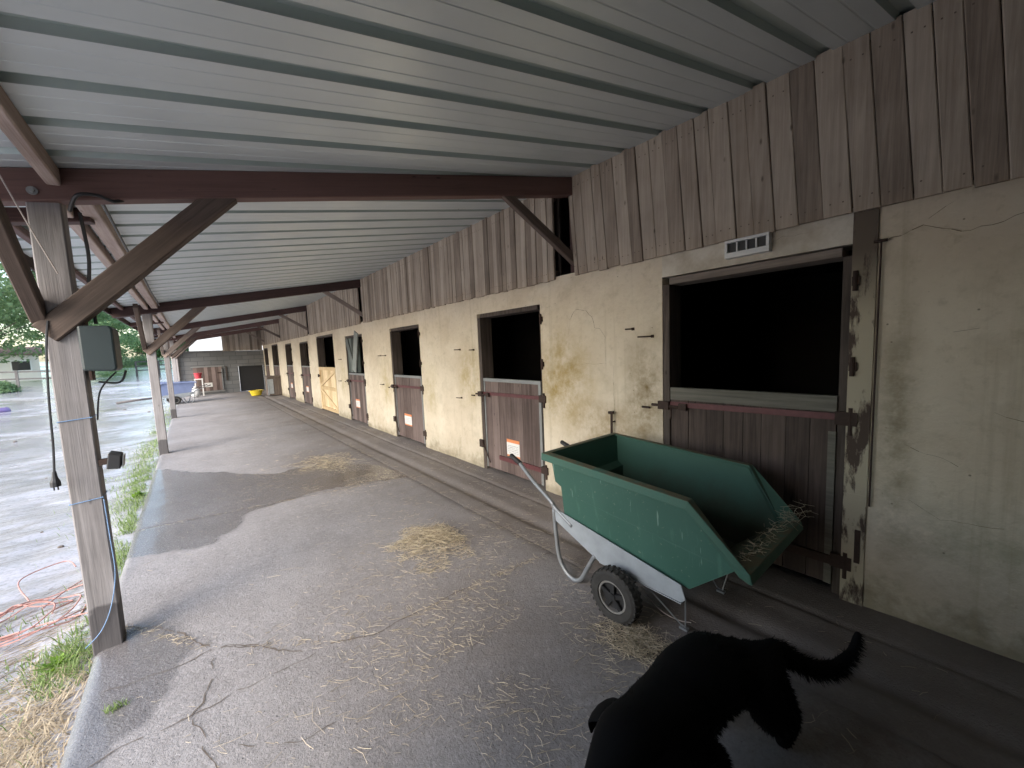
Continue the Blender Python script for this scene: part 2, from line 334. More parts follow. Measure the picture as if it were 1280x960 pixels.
# block wall
m=NT('grey_block_wall'); br=m.n('TexBrick'); m.l(m.mapp((1,1,1),vec=m.tc.outputs['Object']),br.inputs[0]); 
rot=m.n('Mapping'); m.l(m.obj,rot.inputs[0]); rot.inputs['Rotation'].default_value=(R(90),0,0); m.l(rot.outputs[0],br.inputs[0])
br.inputs['Scale'].default_value=1.; br.inputs['Brick Width'].default_value=.5; br.inputs['Row Height'].default_value=.2; br.inputs['Mortar Size'].default_value=.012
br.inputs['Color1'].default_value=(.17,.175,.175,1); br.inputs['Color2'].default_value=(.22,.225,.225,1); br.inputs['Mortar'].default_value=(.12,.12,.12,1)
m.col(m.mix(m.math('MULTIPLY',m.noise(3,5),.5),br.outputs[0],(.10,.10,.10))); m.rough(.9); M['block']=m.mat

# ------------------------------------------------------------------ camera and world
WX=2.92
def roofz(x): return 3.165-.165*(WX-x)
cam=bpy.data.cameras.new('camera'); co=bpy.data.objects.new('camera',cam); COL.objects.link(co)
cam.sensor_fit='HORIZONTAL'; cam.sensor_width=36; cam.lens=36*485/1280; cam.clip_start=.05; cam.clip_end=3000
def camrot():
    d=lambda p:Vector(((p[0]-640)/485,-(p[1]-480)/485,-1))
    y=d((238,452)).normalized(); z=-d((860,5750)); z=(z-y*z.dot(y)).normalized(); x=y.cross(z)
    return Matrix((x,y,z))
co.matrix_world=Matrix.Translation((0,0,1.6))@camrot().to_4x4(); S.camera=co
W=bpy.data.worlds.new('World'); S.world=W; W.use_nodes=True; nt=W.node_tree
sky=nt.nodes.new('ShaderNodeTexSky'); sky.sky_type='NISHITA'; sky.sun_disc=False
SE,SA=R(36),R(-112)      # sun elevation; azimuth measured from +Y towards +X
sky.sun_elevation=SE; sky.sun_rotation=SA; sky.air_density=1.2; sky.dust_density=2.3; sky.ozone_density=1.
nt.links.new(sky.outputs[0],nt.nodes['Background'].inputs[0]); nt.nodes['Background'].inputs[1].default_value=.15
sl=bpy.data.lights.new('sun','SUN'); sl.energy=.9; sl.angle=R(70); sl.color=(1,.965,.95); so=bpy.data.objects.new('sun',sl); COL.objects.link(so)
sd=Vector((math.sin(SA)*math.cos(SE),math.cos(SA)*math.cos(SE),math.sin(SE))); so.rotation_euler=(-sd).to_track_quat('-Z','Y').to_euler(); so.location=sd*60
S.view_settings.view_transform='Standard'; S.view_settings.look='None'; S.view_settings.gamma=1; S.view_settings.use_curve_mapping=False
S.view_settings.exposure=1.95
S.render.engine='CYCLES'; S.cycles.max_bounces=10; S.cycles.diffuse_bounces=6; S.cycles.use_denoising=True

# ------------------------------------------------------------------ ground
def seg_d(px,py,poly):
    d=np.full(px.shape,1e9)
    for (ax,ay),(bx,by) in zip(poly,poly[1:]):
        vx,vy=bx-ax,by-ay; t=np.clip(((px-ax)*vx+(py-ay)*vy)/(vx*vx+vy*vy+1e-12),0,1)
        d=np.minimum(d,np.hypot(px-ax-t*vx,py-ay-t*vy))
    return d
def inpoly(px,py,poly):
    r=np.zeros(px.shape,bool); n=len(poly)
    for i in range(n):
        x0,y0=poly[i]; x1,y1=poly[(i+1)%n]
        c=((y0>py)!=(y1>py)); r^= c&(px<(x1-x0)*(py-y0)/(y1-y0+1e-12)+x0)
    return r
def vnoise(px,py,s,seed=0):
    # smooth value noise with numpy
    rr=np.random.default_rng(seed).random((256,256)); x=px*s; y=py*s; xi=np.floor(x).astype(int); yi=np.floor(y).astype(int); fx=x-xi; fy=y-yi
    fx=fx*fx*(3-2*fx); fy=fy*fy*(3-2*fy); g=lambda i,j: rr[i%256,j%256]
    return (g(xi,yi)*(1-fx)+g(xi+1,yi)*fx)*(1-fy)+(g(xi,yi+1)*(1-fx)+g(xi+1,yi+1)*fx)*fy
WET_A=[(-.62,7.95),(-.04,7.16),(.78,6.19),(1.42,6.27),(2.0,5.45),(2.05,4.69),(1.04,4.93),(.36,4.82),(.04,4.29),(-.16,4.24),(-.62,4.42)]
WET_B=[(-.46,3.25),(-.23,3.08),(-.14,2.86),(-.18,2.51),(-.28,2.34),(-.40,2.28),(-.50,2.0),(-.62,2.0),(-.62,3.25)]
def grid(name,xs,ys,zf,mat,kind='structure',attrs=None,skirt=None):
    X,Y=np.meshgrid(xs,ys); Z=zf(X,Y); nx=len(xs); ny=len(ys)
    V=np.stack([X.ravel(),Y.ravel(),Z.ravel()],1)
    i=np.arange((ny-1)*(nx-1)); r=i//(nx-1); c=i%(nx-1); a=r*nx+c
    F=np.stack([a,a+1,a+nx+1,a+nx],1)
    me=bpy.data.meshes.new(name); me.from_pydata(V.tolist(),[],F.tolist()); me.polygons.foreach_set('use_smooth',np.ones(len(F),bool)); me.update()
    for k,fn in (attrs or {}).items():
        at=me.attributes.new(k,'FLOAT','POINT'); at.data.foreach_set('value',np.clip(fn(X.ravel(),Y.ravel()),0,1).astype('f'))
    me.materials.append(mat); o=bpy.data.objects.new(name,me); COL.objects.link(o)
    if kind: o['kind']=kind
    return o
JOINTS=[[(-.56,5.13),(.4,4.99),(1.2,4.85),(2.05,4.70)]]
def slabz(X,Y):
    z=.012*(vnoise(X,Y,.8,1)-.5)+.004*(vnoise(X,Y,5,2)-.5)
    z-=.02*np.clip((X-(2.0))/.1,0,1)
    # rounded worn kerb
    e=np.clip((X+.56+.02*(vnoise(X,Y,2.5,7)-.5))/.04,0,1); z-=(1-e)**2*.02
    # sunken wet bay beyond the joint
    d=seg_d(X,Y,JOINTS[0]); z-=.006*np.exp(-(d/.02)**2)
    return z
def wetf(X,Y):
    w=np.zeros(X.shape)
    for P in (WET_A,WET_B):
        d=seg_d(X,Y,P+[P[0]]); sgn=np.where(inpoly(X,Y,P),1,-1)*d
        sgn=sgn+.10*(vnoise(X,Y,5,3)-.5)+.05*(vnoise(X,Y,17,4)-.5)
        w=np.maximum(w,np.clip(.5+sgn/.035,0,1))
    # damp outer edge along the kerb
    w=np.maximum(w,np.clip(.5+(-.50-X+.10*(vnoise(X,Y,1.6,8)-.5))/.05,0,1)*.3)
    return w
def dirt_shadef(X,Y):  # floor dirt, plus shade towards the near right put into the colour
    d=np.clip((X-1.0)/1.1,0,1)*.75+.6*np.clip((X-.6)/1.2,0,1)*np.clip((1.7-Y)/1.2,0,1)
    d=np.maximum(d,np.exp(-((X-1.5)/.5)**2-((Y-5.25)/.5)**2)*1.1)
    d=np.maximum(d,.75*np.exp(-((X-1.35)/.55)**2-((Y-6.4)/1.3)**2))
    d=np.maximum(d,.6*np.exp(-((X-1.4)/.8)**2-((Y-1.6)/1.2)**2))
    d=d*(.55+.9*vnoise(X,Y,1.7,5))
    return d
xs=np.concatenate([np.linspace(-.56,-.4,10),np.linspace(-.38,2.05,86)])
ys=np.concatenate([np.linspace(-6,.3,24),np.arange(.35,9.5,.027),np.linspace(9.6,23.9,120)])
wk=grid('walkway',xs,ys,slabz,M['concrete'],attrs={'wet':wetf,'dirt':dirt_shadef})
mb=MB(); mb.box(-.555,-.54,-6,23.9,-.25,-.035); mb.box(-.54,2.04,-6.02,-6,-.25,0)
k=mb.build('walkway_kerb',plain('kerb_side_concrete',(.20,.19,.18),.85,0,.2,9,.4)); tag(k,kind='structure')
def stripz(X,Y):
    u=X-2.045
    z=-.012-.03*np.exp(-((u-.28)/.06)**2)-.012*np.exp(-((u-.62)/.02)**2)+.02*np.clip((u-.5)/.35,0,1)
    z+=.012*(vnoise(X,Y,1.6,9)-.5)+.006*(vnoise(X,Y,9,10)-.5)
    z-=.015*np.exp(-(u/.012)**2)
    return z
ds=grid('drain_strip',np.linspace(2.045,3.0,60),np.concatenate([np.linspace(-6,-.5,16),np.arange(-.45,9,.035),np.linspace(9.1,23.9,110)]),stripz,M['strip'],
  attrs={'wet':lambda X,Y:np.clip(np.exp(-((X-2.33)/.09)**2)*.45*vnoise(X,Y,1.1,12)+.55*np.clip((1.1-Y)/1.,0,1)*vnoise(X,Y,2.1,14),0,1),'dirt':lambda X,Y:.3+.7*vnoise(X,Y,2.2,11)+.7*np.clip((2.0-Y)/1.2,0,1)})  # near end gets extra dirt and wet, shade there put into the colour
def yardz(X,Y):
    d=np.hypot(np.clip(-X-1,0,None),np.clip(Y-24,0,None))-8
    z=-.115+.055*np.clip(d,0,45)
    near=np.clip((40-np.hypot(X,Y))/30,0,1)
    z=z+near*(.045*(vnoise(X,Y,.7,20)-.5)+.035*(vnoise(X*.6,Y*1.7,1.9,21)-.5)+.018*(vnoise(X,Y,5.5,22)-.5))
    z=np.where((X>-.5),-.26,z)
    # verge of soil against the kerb
    z+=np.where(X<-.5,.05*np.exp(-((X+.6)/.22)**2),0)
    return z
xs=np.concatenate([[-600,-300,-160,-110,-80,-65],np.linspace(-50,-14,24),np.linspace(-13.5,-4,40),np.arange(-3.95,-.5,.06),[-.49,3.0,20,150,600]])
ys=np.concatenate([[-500,-100,-30,-12],np.linspace(-8,1,14),np.arange(1.1,12,.07),np.linspace(12.2,40,80),np.linspace(42,95,30),[120,200,400,900]])
yd=grid('yard',xs,ys,yardz,M['yard'])

# cracks and joints: dirt filled, a few mm proud of nothing (sheet just over the slab)
def ribbon(mb,pts,w,zf,jit=.014,step=.018,tone=.5):
    P=[]
    for (a,b),(c,d) in zip(pts,pts[1:]):
        L=math.hypot(c-a,d-b); n=max(1,int(L/step))
        for i in range(n): t=i/n; P.append((a+(c-a)*t,b+(d-b)*t))
    P.append(pts[-1]); L=[]
    for i,(x,y) in enumerate(P):
        x2=x+jit*(mn.noise((x*9,y*9,3.1))*1.6+mn.noise((x*34,y*34,3.1))*.7); y2=y+jit*(mn.noise((x*9,y*9,7.7))*1.6+mn.noise((x*34,y*34,7.7))*.7)
        L.append((x2,y2))
    rows=[]
    for i,(x,y) in enumerate(L):
        a=L[max(0,i-1)]; b=L[min(len(L)-1,i+1)]; dx,dy=b[0]-a[0],b[1]-a[1]; n=math.hypot(dx,dy) or 1
        ww=.46*w*(.25+1.1*abs(mn.noise((x*6,y*6,1.)))+1.0*abs(mn.noise((x*41,y*41,2.))))*(1 if 0<i<len(L)-1 else .2)
        q=[]
        for s_ in (-1,1):
            X=x-dy/n*ww*s_; Y=y+dx/n*ww*s_; q.append((X,Y,float(zf(np.array([X]),np.array([Y]))[0])+.004))
        rows.append(q)
    for a,b in zip(rows,rows[1:]):
        if mn.noise((a[0][0]*11,a[0][1]*11,4.4))>-.42: mb.face([a[0],b[0],b[1],a[1]],tone)
mb=MB()
for pts,w in [([(-.55,5.13),(.4,4.99),(1.2,4.85),(2.04,4.70)],.009),([(2.03,2.08),(1.67,2.12),(1.42,2.16),(1.04,2.16),(.68,2.16),(.57,2.21),(.33,2.28),(.17,2.49),(-.05,2.66),(-.12,2.82),(-.29,3.12),(-.46,3.28)],.009),
    ([(-.50,2.69),(-.33,2.67),(-.22,2.64),(-.03,2.66),(.15,2.52)],.009),([(-.5,2.2),(-.35,2.23),(-.26,2.22),(-.14,2.22),(-.1,2.26),(-.07,2.41),(-.04,2.62)],.008),([(-.14,2.22),(.01,2.23),(.21,2.23),(.4,2.24)],.005),
    ([(-.13,2.2),(-.1,2.06),(-.11,1.98),(-.07,1.86),(.0,1.7)],.007),([(.0,1.9),(.2,1.75),(.35,1.72)],.004),([(-.55,9.9),(.6,9.6),(2.04,9.3)],.009),([(-.55,14.9),(2.04,14.2)],.012),([(-.55,19.6),(2.04,19.2)],.012),
    ([(.9,1.55),(1.05,1.7),(1.3,1.72)],.003)]: ribbon(mb,pts,w,slabz)
tag(mb.build('slab_cracks',M['crack']),kind='structure')
# ------------------------------------------------------------------ stable building
ST=empty('stable_building',(WX,0,0)); tag(ST,'long cream plastered stable block with timber boarding above and a row of half doors','stable')
def sb(mb,name,mat,parent=None,**k):
    o=mb.build(name,mat,None,**k); o.parent=parent or ST
    off=Vector((WX,0,0)) if (parent is None) else Vector((0,0,0))
    if parent is None: o.matrix_parent_inverse=Matrix.Translation(-off)
    return o
D=[(.49,1.635,1.225,2.045),(3.03,4.215,1.215,2.005),(5.89,7.10,1.185,2.005),(8.63,9.83,1.16,2.0),(10.85,12.60,1.285,2.125),(13.68,14.95,1.285,2.045),(16.3,17.55,1.29,2.08),(19.2,20.8,1.26,2.15),(22.0,23.2,1.26,2.05)]
TOP=2.30
mb=MB(); y=-6.
ends=[d[0] for d in D]
for i,(a,b,mz,tz) in enumerate(D):
    mb.box(WX,WX+.22,y,a-(.075 if i==0 else 0),-.2,TOP); 
    if i: mb.box(WX,WX+.22,a,b,tz+.05,TOP)
    y=b
mb.box(WX,WX+.22,y,23.5,-.2,TOP)
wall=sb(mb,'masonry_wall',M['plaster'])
mb=MB(); mb.box(WX+.001,WX+.22,D[0][0]-.075,D[0][1],2.105,TOP); sb(mb,'lintel_plaster',M['whiteplaster'])
mb=MB()
# structural dark interior
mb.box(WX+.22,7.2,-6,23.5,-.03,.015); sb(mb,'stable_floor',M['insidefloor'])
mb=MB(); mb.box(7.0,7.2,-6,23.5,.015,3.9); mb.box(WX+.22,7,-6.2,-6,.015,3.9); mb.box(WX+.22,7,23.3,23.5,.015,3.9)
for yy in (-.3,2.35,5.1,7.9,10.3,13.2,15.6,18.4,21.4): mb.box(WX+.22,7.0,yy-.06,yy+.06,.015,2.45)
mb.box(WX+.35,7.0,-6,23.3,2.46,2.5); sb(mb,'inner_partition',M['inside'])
mb=MB(); mb.prism([(WX+.03,3.24),(7.4,3.95),(7.4,4.0),(WX+.03,3.29)],lambda u,v,w:(u,w,v),-6.2,23.6); sb(mb,'main_roof',M['roofred'])
# boarding: bays between the rafter slots
slots=[(2.53,2.77),(8.35,8.58),(13.23,13.45),(18.05,18.28),(22.4,22.6)]
bays=[(-6,-3.3),(-3.08,2.53)]+[(a[1],b[0]) for a,b in zip(slots,slots[1:])]+[(22.6,23.5)]
for (a,b) in bays:
    mb=MB(); y=a; run=.5
    while y<b-.02:
        w=min(random.uniform(.092,.128) if a<2 else random.uniform(.062,.098),b-y); run=.5+(run-.5)*.25+random.uniform(-.5,.5)*.9; 
        t=min(1,max(0,random.choice([random.uniform(.45,.8),random.uniform(.45,.8),random.uniform(.05,.4)])))
        z0=2.262+random.uniform(-.007,.007); xo=random.uniform(0,.012); ln=-.10 if a<2 and b>2 else 0.; ln+=random.uniform(-.008,.008)
        x0=WX-.038-xo; x1=WX-.012-xo
        ch=min(.004,w*.1); zt=3.17
        lean=ln*.35
        # plank leaning a little along the wall
        vs=[]
        for z,dy in ((z0,lean),(zt,-lean)):
            g=.0015
            vs+=[(x0+ch,y+g+dy,z),(x0,y+g+ch+dy,z),(x0,y+w-g-ch+dy,z),(x0+ch,y+w-g+dy,z),(x1,y+w-g+dy,z),(x1,y+g+dy,z)]
        fs=[(5,4,3,2,1,0),(6,7,8,9,10,11)]+[(k,(k+1)%6,6+(k+1)%6,6+k) for k in range(6)]
        mb.add(vs,fs,t)
        for zn in (2.335+random.uniform(-.01,.01),3.065):
            for q in (.28,.72):
                if random.random()<.8: yy=y+w*q+lean*(1-2*(zn-z0)/(zt-z0)); mb.box(x0-.0015,x0+.002,yy-.0035,yy+.0035,zn-.0035,zn+.0035,-.6)
        y+=w
    sb(mb,'board_cladding',M['board'])
mb=MB(); mb.box(WX+.0,WX+.03,-6,23.5,TOP+.001,3.1); mb2=MB()
# battens carrying the boards leave the slots open
mb=MB()
for (a,b) in bays: mb.box(WX-.011,WX+.03,a+.01,b-.01,3.03,3.10); mb.box(WX-.011,WX+.06,a+.01,b-.01,2.302,2.36); mb.box(WX+.062,WX+.08,a,b,2.302,3.2)
sb(mb,'board_batten',M['jamb'])
def add_child(mb,name,mat,par,**k):
    o=mb.build(name,mat,None,**k); o.parent=par; o.matrix_parent_inverse=Matrix.Translation(-par.matrix_parent_inverse.to_translation()) if False else Matrix.Identity(4)
    # the parent part keeps world coordinates (its own offset cancels), so children share them
    return o
def planks(mb,x0,x1,a,b,z0,z1,n):
    w=(b-a)/n; y=a
    ws=[w*random.uniform(.85,1.15) for _ in range(n)]; s_=sum(ws); 
    for q in ws:
        q=q*(b-a)/s_; mb.box(x0+random.uniform(0,.004),x1,y+.0015,y+q-.0015,z0,z1,random.random()); y+=q
def hinge(par,a,b,z,x,mat,tilt=0,h=.045,hook=True,name='strap_hinge'):
    mb=MB(); n=10
    for i in range(n):
        y0=a+(b-a)*i/n; y1=a+(b-a)*(i+1)/n
        mb.box(x-.012-.001*(i%2),x-.001,y0,y1,z+tilt*(i/n)-h/2,z+tilt*(i/n)+h/2)
    o=add_child(mb,name,mat,par)
    return o
def notice(par,y0,y1,z0,z1,x):
    mb=MB(); mb.box(x-.006,x-.001,y0,y1,z0,z1); return add_child(mb,'notice_sign',M['sticker'],par)
for i,(a,b,mz,tz) in enumerate(D):
    # frame
    mb=MB()
    mb.box(WX+.006,WX+.19,b-.055,b-.001,.0,tz); fr=sb(mb,'door_jamb',M['jamb'],bevel=.003)
    mb=MB(); mb.box(WX+.03,WX+.19,a+.001,a+.045,.0,tz); sb(mb,'door_jamb',M['jamb'],bevel=.003)
    mb=MB(); mb.box(WX+.006,WX+.19,a+.046,b-.056,tz-.001,tz+.049); sb(mb,'door_lintel',M['lintel'] if i==0 else M['jamb'],bevel=.003)
    X=WX+.022
    dz=.06 if i==0 else .045
    if i==4:
        mb=MB(); planks(mb,X,X+.03,a+.03,b-.02,dz,mz,9); dr=sb(mb,'half_door',M['pine']); dr['label']='new pale pine half door with diagonal braces'
        mb=MB(); f=.09; y0,y1=a+.03,b-.02
        for z0,z1 in ((dz,dz+f),(.64,.64+f),(mz-f,mz)): mb.box(X-.022,X-.001,y0+f,y1-f,z0,z1,random.random())
        mb.box(X-.022,X-.001,y0,y0+f,dz,mz); mb.box(X-.022,X-.001,y1-f,y1,dz,mz,.8)
        mb.obox((X-.012,y1-f-.02,.74),(X-.012,y0+f+.02,mz-f-.02),.08,.02,(1,0,0)); mb.obox((X-.012,y0+f+.02,dz+f+.02),(X-.012,y1-f-.02,.62),.08,.02,(1,0,0))
        add_child(mb,'brace_frame',M['pine'],dr)
        mb=MB(); mb.box(X-.03,X-.023,b-.12,b+.05,1.0,1.05); mb.box(X-.05,X-.023,b-.02,b+.03,.98,1.07); add_child(mb,'latch',M['rust'],dr)
        continue
    mb=MB(); planks(mb,X,X+.032,a+.05,b-.058,dz,mz,8 if i==0 else 7); dr=sb(mb,'half_door',M['doordark'] if i==0 else M['doorwood'])
    # galvanised top and side edging
    mb=MB(); th=.085 if i==0 else .028
    mb.box(X-.010,X+.04,a+.046,b-.057,mz-th,mz+.012)
    add_child(mb,'top_rail',M['railwood'] if i==0 else M['galv'],dr,bevel=.002)
    mb=MB(); mb.box(X-.007,X+.036,a+.048,a+.085,dz,mz-th-.12 if i==0 else mz-th-.002); add_child(mb,'edge_strip',M['railwood'] if i==0 else M['galv'],dr)
    if i: mb=MB(); mb.box(X-.007,X+.036,b-.083,b-.06,dz,mz-th-.002); add_child(mb,'edge_strip',M['galv'],dr)
    zt=1.115 if i==0 else (1.04 if i==1 else 1.0)
    if i<7:
        hinge(dr,a+.02,b-.05,zt,X-.008,M['redpaint'],-.012,.04); 
        if i<2: hinge(dr,a+.02,b-.35,.22,X-.008,M['rust'] if i==0 else M['redpaint'],.0,.055)
        # pintles on the near jamb, bolt on the far jamb
        for z in (zt,.24):
            mb=MB(); mb.box(X-.04,X-.014,a-.05,a+.05,z-.045,z+.035); mb.tube([(X-.03,a-.02,z-.1),(X-.03,a-.02,z+.06)],.012,8); add_child(mb,'hinge_pintle',M['rust'],dr)
        for z in (1.42,1.9):
            mb=MB(); mb.tube([(WX-.02,a-.02,z-.06),(WX-.02,a-.02,z+.05)],.012,8); mb.box(WX-.022,WX-.001,a-.04,a-.005,z-.03,z+.02); add_child(mb,'hinge_pintle',M['rust'],dr)
        mb=MB(); mb.tube([(X-.035,b-.2,zt-.03),(X-.035,b+.09,zt-.025)],.011,8); mb.box(X-.05,X-.02,b-.06,b+.03,zt-.055,zt+.01); mb.box(X-.045,X-.02,b-.2,b-.14,zt-.05,zt); mb.tube([(X-.045,b-.08,zt-.04),(X-.055,b-.085,zt-.12)],.008,6); mb.tube([(WX-.03,b+.1,zt-.05),(WX-.03,b+.17,zt-.05)],.009,6)
        add_child(mb,'bolt_latch',M['rust'],dr)
        mb=MB(); mb.tube([(X-.03,b-.01,.36),(X-.035,b-.17,.12)],.008,6); mb.box(X-.045,X-.01,b-.03,b+.05,.3,.4); add_child(mb,'kick_bolt',M['rust'],dr)
    if i==1: notice(dr,3.48,3.72,.27,.485,X)
    if i==2: notice(dr,6.42,6.71,.285,.495,X)
    if i==3: notice(dr,9.15,9.42,.36,.56,X)
    if i==5: notice(dr,14.2,14.5,.42,.62,X)
    if i==6: notice(dr,16.8,17.1,.42,.62,X)
# shutters
a,b,mz,tz=D[3]
mb=MB(); planks(mb,WX+.02,WX+.045,a+.30,b-.06,mz+.03,tz-.01,5); sh=sb(mb,'upper_shutter',M['shutter']); sh['label']='grey green upper shutter with battens in a V shape'
mb=MB(); mb.obox((WX+.006,b-.10,tz-.03),(WX+.006,b-.46,mz+.15),.17,.022,(1,0,0),.3); mb.obox((WX-.008,a+.32,tz+.10),(WX-.008,b-.56,mz+.06),.24,.025,(1,0,0),.8)
add_child(mb,'shutter_batten',M['shutterlight'],sh)
# door post beside the near door
mb=MB(); 
for k in range(24): z0=TOP*k/24; z1=TOP*(k+1)/24; e=.006*mn.noise((k*.9,2,2)); mb.box(WX-.012+e,WX+.2,D[0][0]-.105,D[0][0]-.001,z0,z1)
dp=sb(mb,'door_post',M['peel']); dp['label']='peeling cream painted post beside the near door'
mb=MB(); mb.tube([(WX-.022,.345,2.09),(WX-.022,.40,2.09)],.008,6); mb.tube([(WX-.022,.37,2.09),(WX-.022,.372,.62)],.005,6); add_child(mb,'iron_rod',M['rust'],dp)
mb=MB(); mb.box(WX-.02,WX-.013,.405,.43,.26,.46); add_child(mb,'hinge_plate',M['rust'],dp)
# vent
mb=MB(); a,b,z0,z1=.885,1.15,2.145,2.262; 
t=.018
mb.box(WX-.056,WX,a,b,z0,z0+.035); mb.box(WX-.056,WX,a,b,z1-t,z1); mb.box(WX-.056,WX,a,a+t,z0+.036,z1-t-.001); mb.box(WX-.056,WX,b-t,b,z0+.036,z1-t-.001)
vt=sb(mb,'vent_grille',M['white'],bevel=.002)
for k in range(1,4): mb=MB(); y=a+t+(b-a-2*t)*k/4; mb.box(WX-.050,WX-.002,y-.004,y+.004,z0+.037,z1-t-.002); add_child(mb,'vent_bar',M['white'],vt)
mb=MB(); mb.box(WX-.035,WX-.001,a+t+.001,b-t-.001,z0+.036,z1-t-.001); add_child(mb,'vent_mesh',M['cable'],vt)
# iron hooks and pins on the wall
def hookpart(y,z,l=.1,dz=0.):
    mb=MB(); mb.tube([(WX+.0,y,z),(WX-.035,y,z),(WX-.045,y+l,z+dz)],.006,6); mb.box(WX-.008,WX+.001,y-.012,y+.012,z-.012,z+.012); return sb(mb,'wall_hook',M['rust'])
for y,z,l in [(4.66,1.61,.09),(4.32,1.60,.05),(4.68,.93,.08),(1.72,1.65,.11),(1.9,1.72,.05),(7.35,1.56,.1),(7.55,.99,.1),(7.6,1.56,.05),(10.25,1.5,.1),(10.4,.95,.1)]: hookpart(y,z,l)
mb=MB(); mb.tube([(WX-.05,2.10,.98),(WX-.05,2.105,.62)],.011,8); mb.tube([(WX-.05,2.08,.99),(WX-.05,2.13,.985)],.014,8); mb.tube([(WX,2.103,.9),(WX-.05,2.103,.9)],.008,6); mb.tube([(WX,2.103,.66),(WX-.05,2.103,.66)],.008,6); sb(mb,'tether_pin',M['rust'])
# wall cracks
def wcrack(mb,pts,w):
    P=[]
    for (a,b),(c,d) in zip(pts,pts[1:]):
        n=max(1,int(math.hypot(c-a,d-b)/.03))
        P+=[(a+(c-a)*i/n,b+(d-b)*i/n) for i in range(n)]
    P.append(pts[-1]); P=[(y+.012*mn.noise((y*14,z*14,1)),z+.02*mn.noise((y*14,z*14,5))) for y,z in P]
    for (a,b),(c,d) in zip(P,P[1:]):
        n=math.hypot(c-a,d-b) or 1; ww=.5*w*(.3+1.5*abs(mn.noise((a*20,b*20,9)))); nx,nz=-(d-b)/n*ww,(c-a)/n*ww
        mb.face([(WX-.003,a+nx,b+nz),(WX-.003,c+nx,d+nz),(WX-.003,c-nx,d-nz),(WX-.003,a-nx,b-nz)])
for pts,w in [([(2.62,1.86),(2.52,1.95),(2.40,1.92),(2.34,1.86),(2.30,1.76),(2.25,1.74),(2.19,1.67)],.004),([(2.19,1.67),(2.19,1.42),(2.45,1.42)],.002),([(2.62,1.86),(2.63,1.6)],.0015),([(2.105,.99),(2.11,1.2),(2.10,1.42)],.004),
   ([(.36,2.09),(.22,2.13),(.06,2.06),(-.1,2.105),(-.4,2.08)],.004),([(.2,2.17),(.12,2.22)],.002),([(-.05,1.2),(-.2,1.15)],.003),([(.1,1.6),(.02,1.61)],.003),([(.22,.7),(.1,.62),(-.1,.64)],.002),([(.25,1.0),(.05,.92)],.002),([(1.05,2.2),(.7,2.22)],.0015)]: mb=MB(); wcrack(mb,pts,w); sb(mb,'wall_crack',M['crackwall'])

# ------------------------------------------------------------------ lean-to canopy
CN=empty('lean_to_canopy',(-.5,3.1,0)); tag(CN,'lean-to canopy of pale metal sheets on red brown rafters and weathered posts','canopy')
def cn(o): o.parent=CN; o.matrix_parent_inverse=Matrix.Translation((.5,-3.1,0)); return o
# sheet
pitch=.3215; prof=[]
y0=.955-pitch*22
k=0
while True:
    c=y0+pitch*k
    if c>24: break
    prof+=[(c-.114,0,0),(c-.111,.002,0),(c-.105,.002,0),(c-.102,0,0),(c-.040,0,0),(c-.028,.030,1),(c+.024,.030,1),(c+.036,0,1),(c+.102,0,0),(c+.105,.002,0),(c+.111,.002,0),(c+.114,0,0)]; k+=1
mb=MB()
for lay in (0,.006):
    X0,X1=-.98,WX+.09; base=len(mb.v)
    for y,z,t in prof: mb.v+=[(X0,y+.09*(WX-X0),roofz(X0)+z+lay),(X1,y-.09*(X1-WX),roofz(X1)+z+lay)]
    for i in range(len(prof)-1):
        a=base+2*i; mb.f.append((a,a+1,a+3,a+2)); mb.t.append(1.0 if (prof[i+1][2]==1) and (prof[i][1]+prof[i+1][1]>.0) and prof[i+1][1]+prof[i][1]>.025 else 0.); mb.m.append(0)
cn(mb.build('roof_sheet',M['sheet'],None))
FR=[(-2.9,-3.2),(3.10,2.53),(9.12,8.36),(14.75,13.25),(20.1,18.08),(23.35,22.42)]
PX=-.505
for i,(py,wy) in enumerate(FR):
    yat=lambda x: py+(wy-py)*(x-PX)/(WX-PX)
    zt=lambda x: roofz(x)-.002
    h=.158
    x0,x1=-.93,WX+.12
    p0=(x0,yat(x0),zt(x0)-h/2); p1=(x1,yat(x1),zt(x1)-h/2)
    cn(timber('rafter',p0,p1,.085,h,M['rafter'],None))
    cn(timber('post',(PX,py+.05,-.05 if True else 0),(PX,py+.05,zt(PX)-.05),.122,.125,M['post'],None,up=(0,1,0)))
    # knee brace towards the wall
    fx=lambda x,z,oy=0: (x,yat(x)+oy,z)
    cn(timber('knee_brace',fx(-.56,1.775),fx(.27,zt(.27)-h+.04),.072,.118,M['brace'],None))
    # knee brace along the row
    if i>0:
        cn(timber('knee_brace',(PX-.075,py+.02,1.86),(PX-.075,py-.72,zt(PX)-.10),.06,.09,M['brace'],None))
        if i>1: cn(timber('knee_brace',(PX,py+.1,1.86),(PX,py+.82,zt(PX)-.10),.07,.085,M['brace'],None))
    # wall end: strut post in the slot and brace
    cn(timber('wall_stud',(WX+.07,wy+.03,2.31),(WX+.07,wy+.03,zt(WX)-h*.8),.10,.09,M['rafter'],None,up=(0,1,0)))
    cn(timber('knee_brace',fx(2.93,2.40),fx(2.16,zt(2.16)-h+.05),.055,.08,M['brace'],None))
    # outrigger beyond the post
    if i<5 and i>0:
        for oy in ((.62,) if i==1 else (.7,2.9)):
            cn(timber('outrigger',(-.95,py+oy,zt(-.95)-.06),(-.40,py+oy-.09,zt(-.4)-.075),.075,.085,M['rafter'],None))
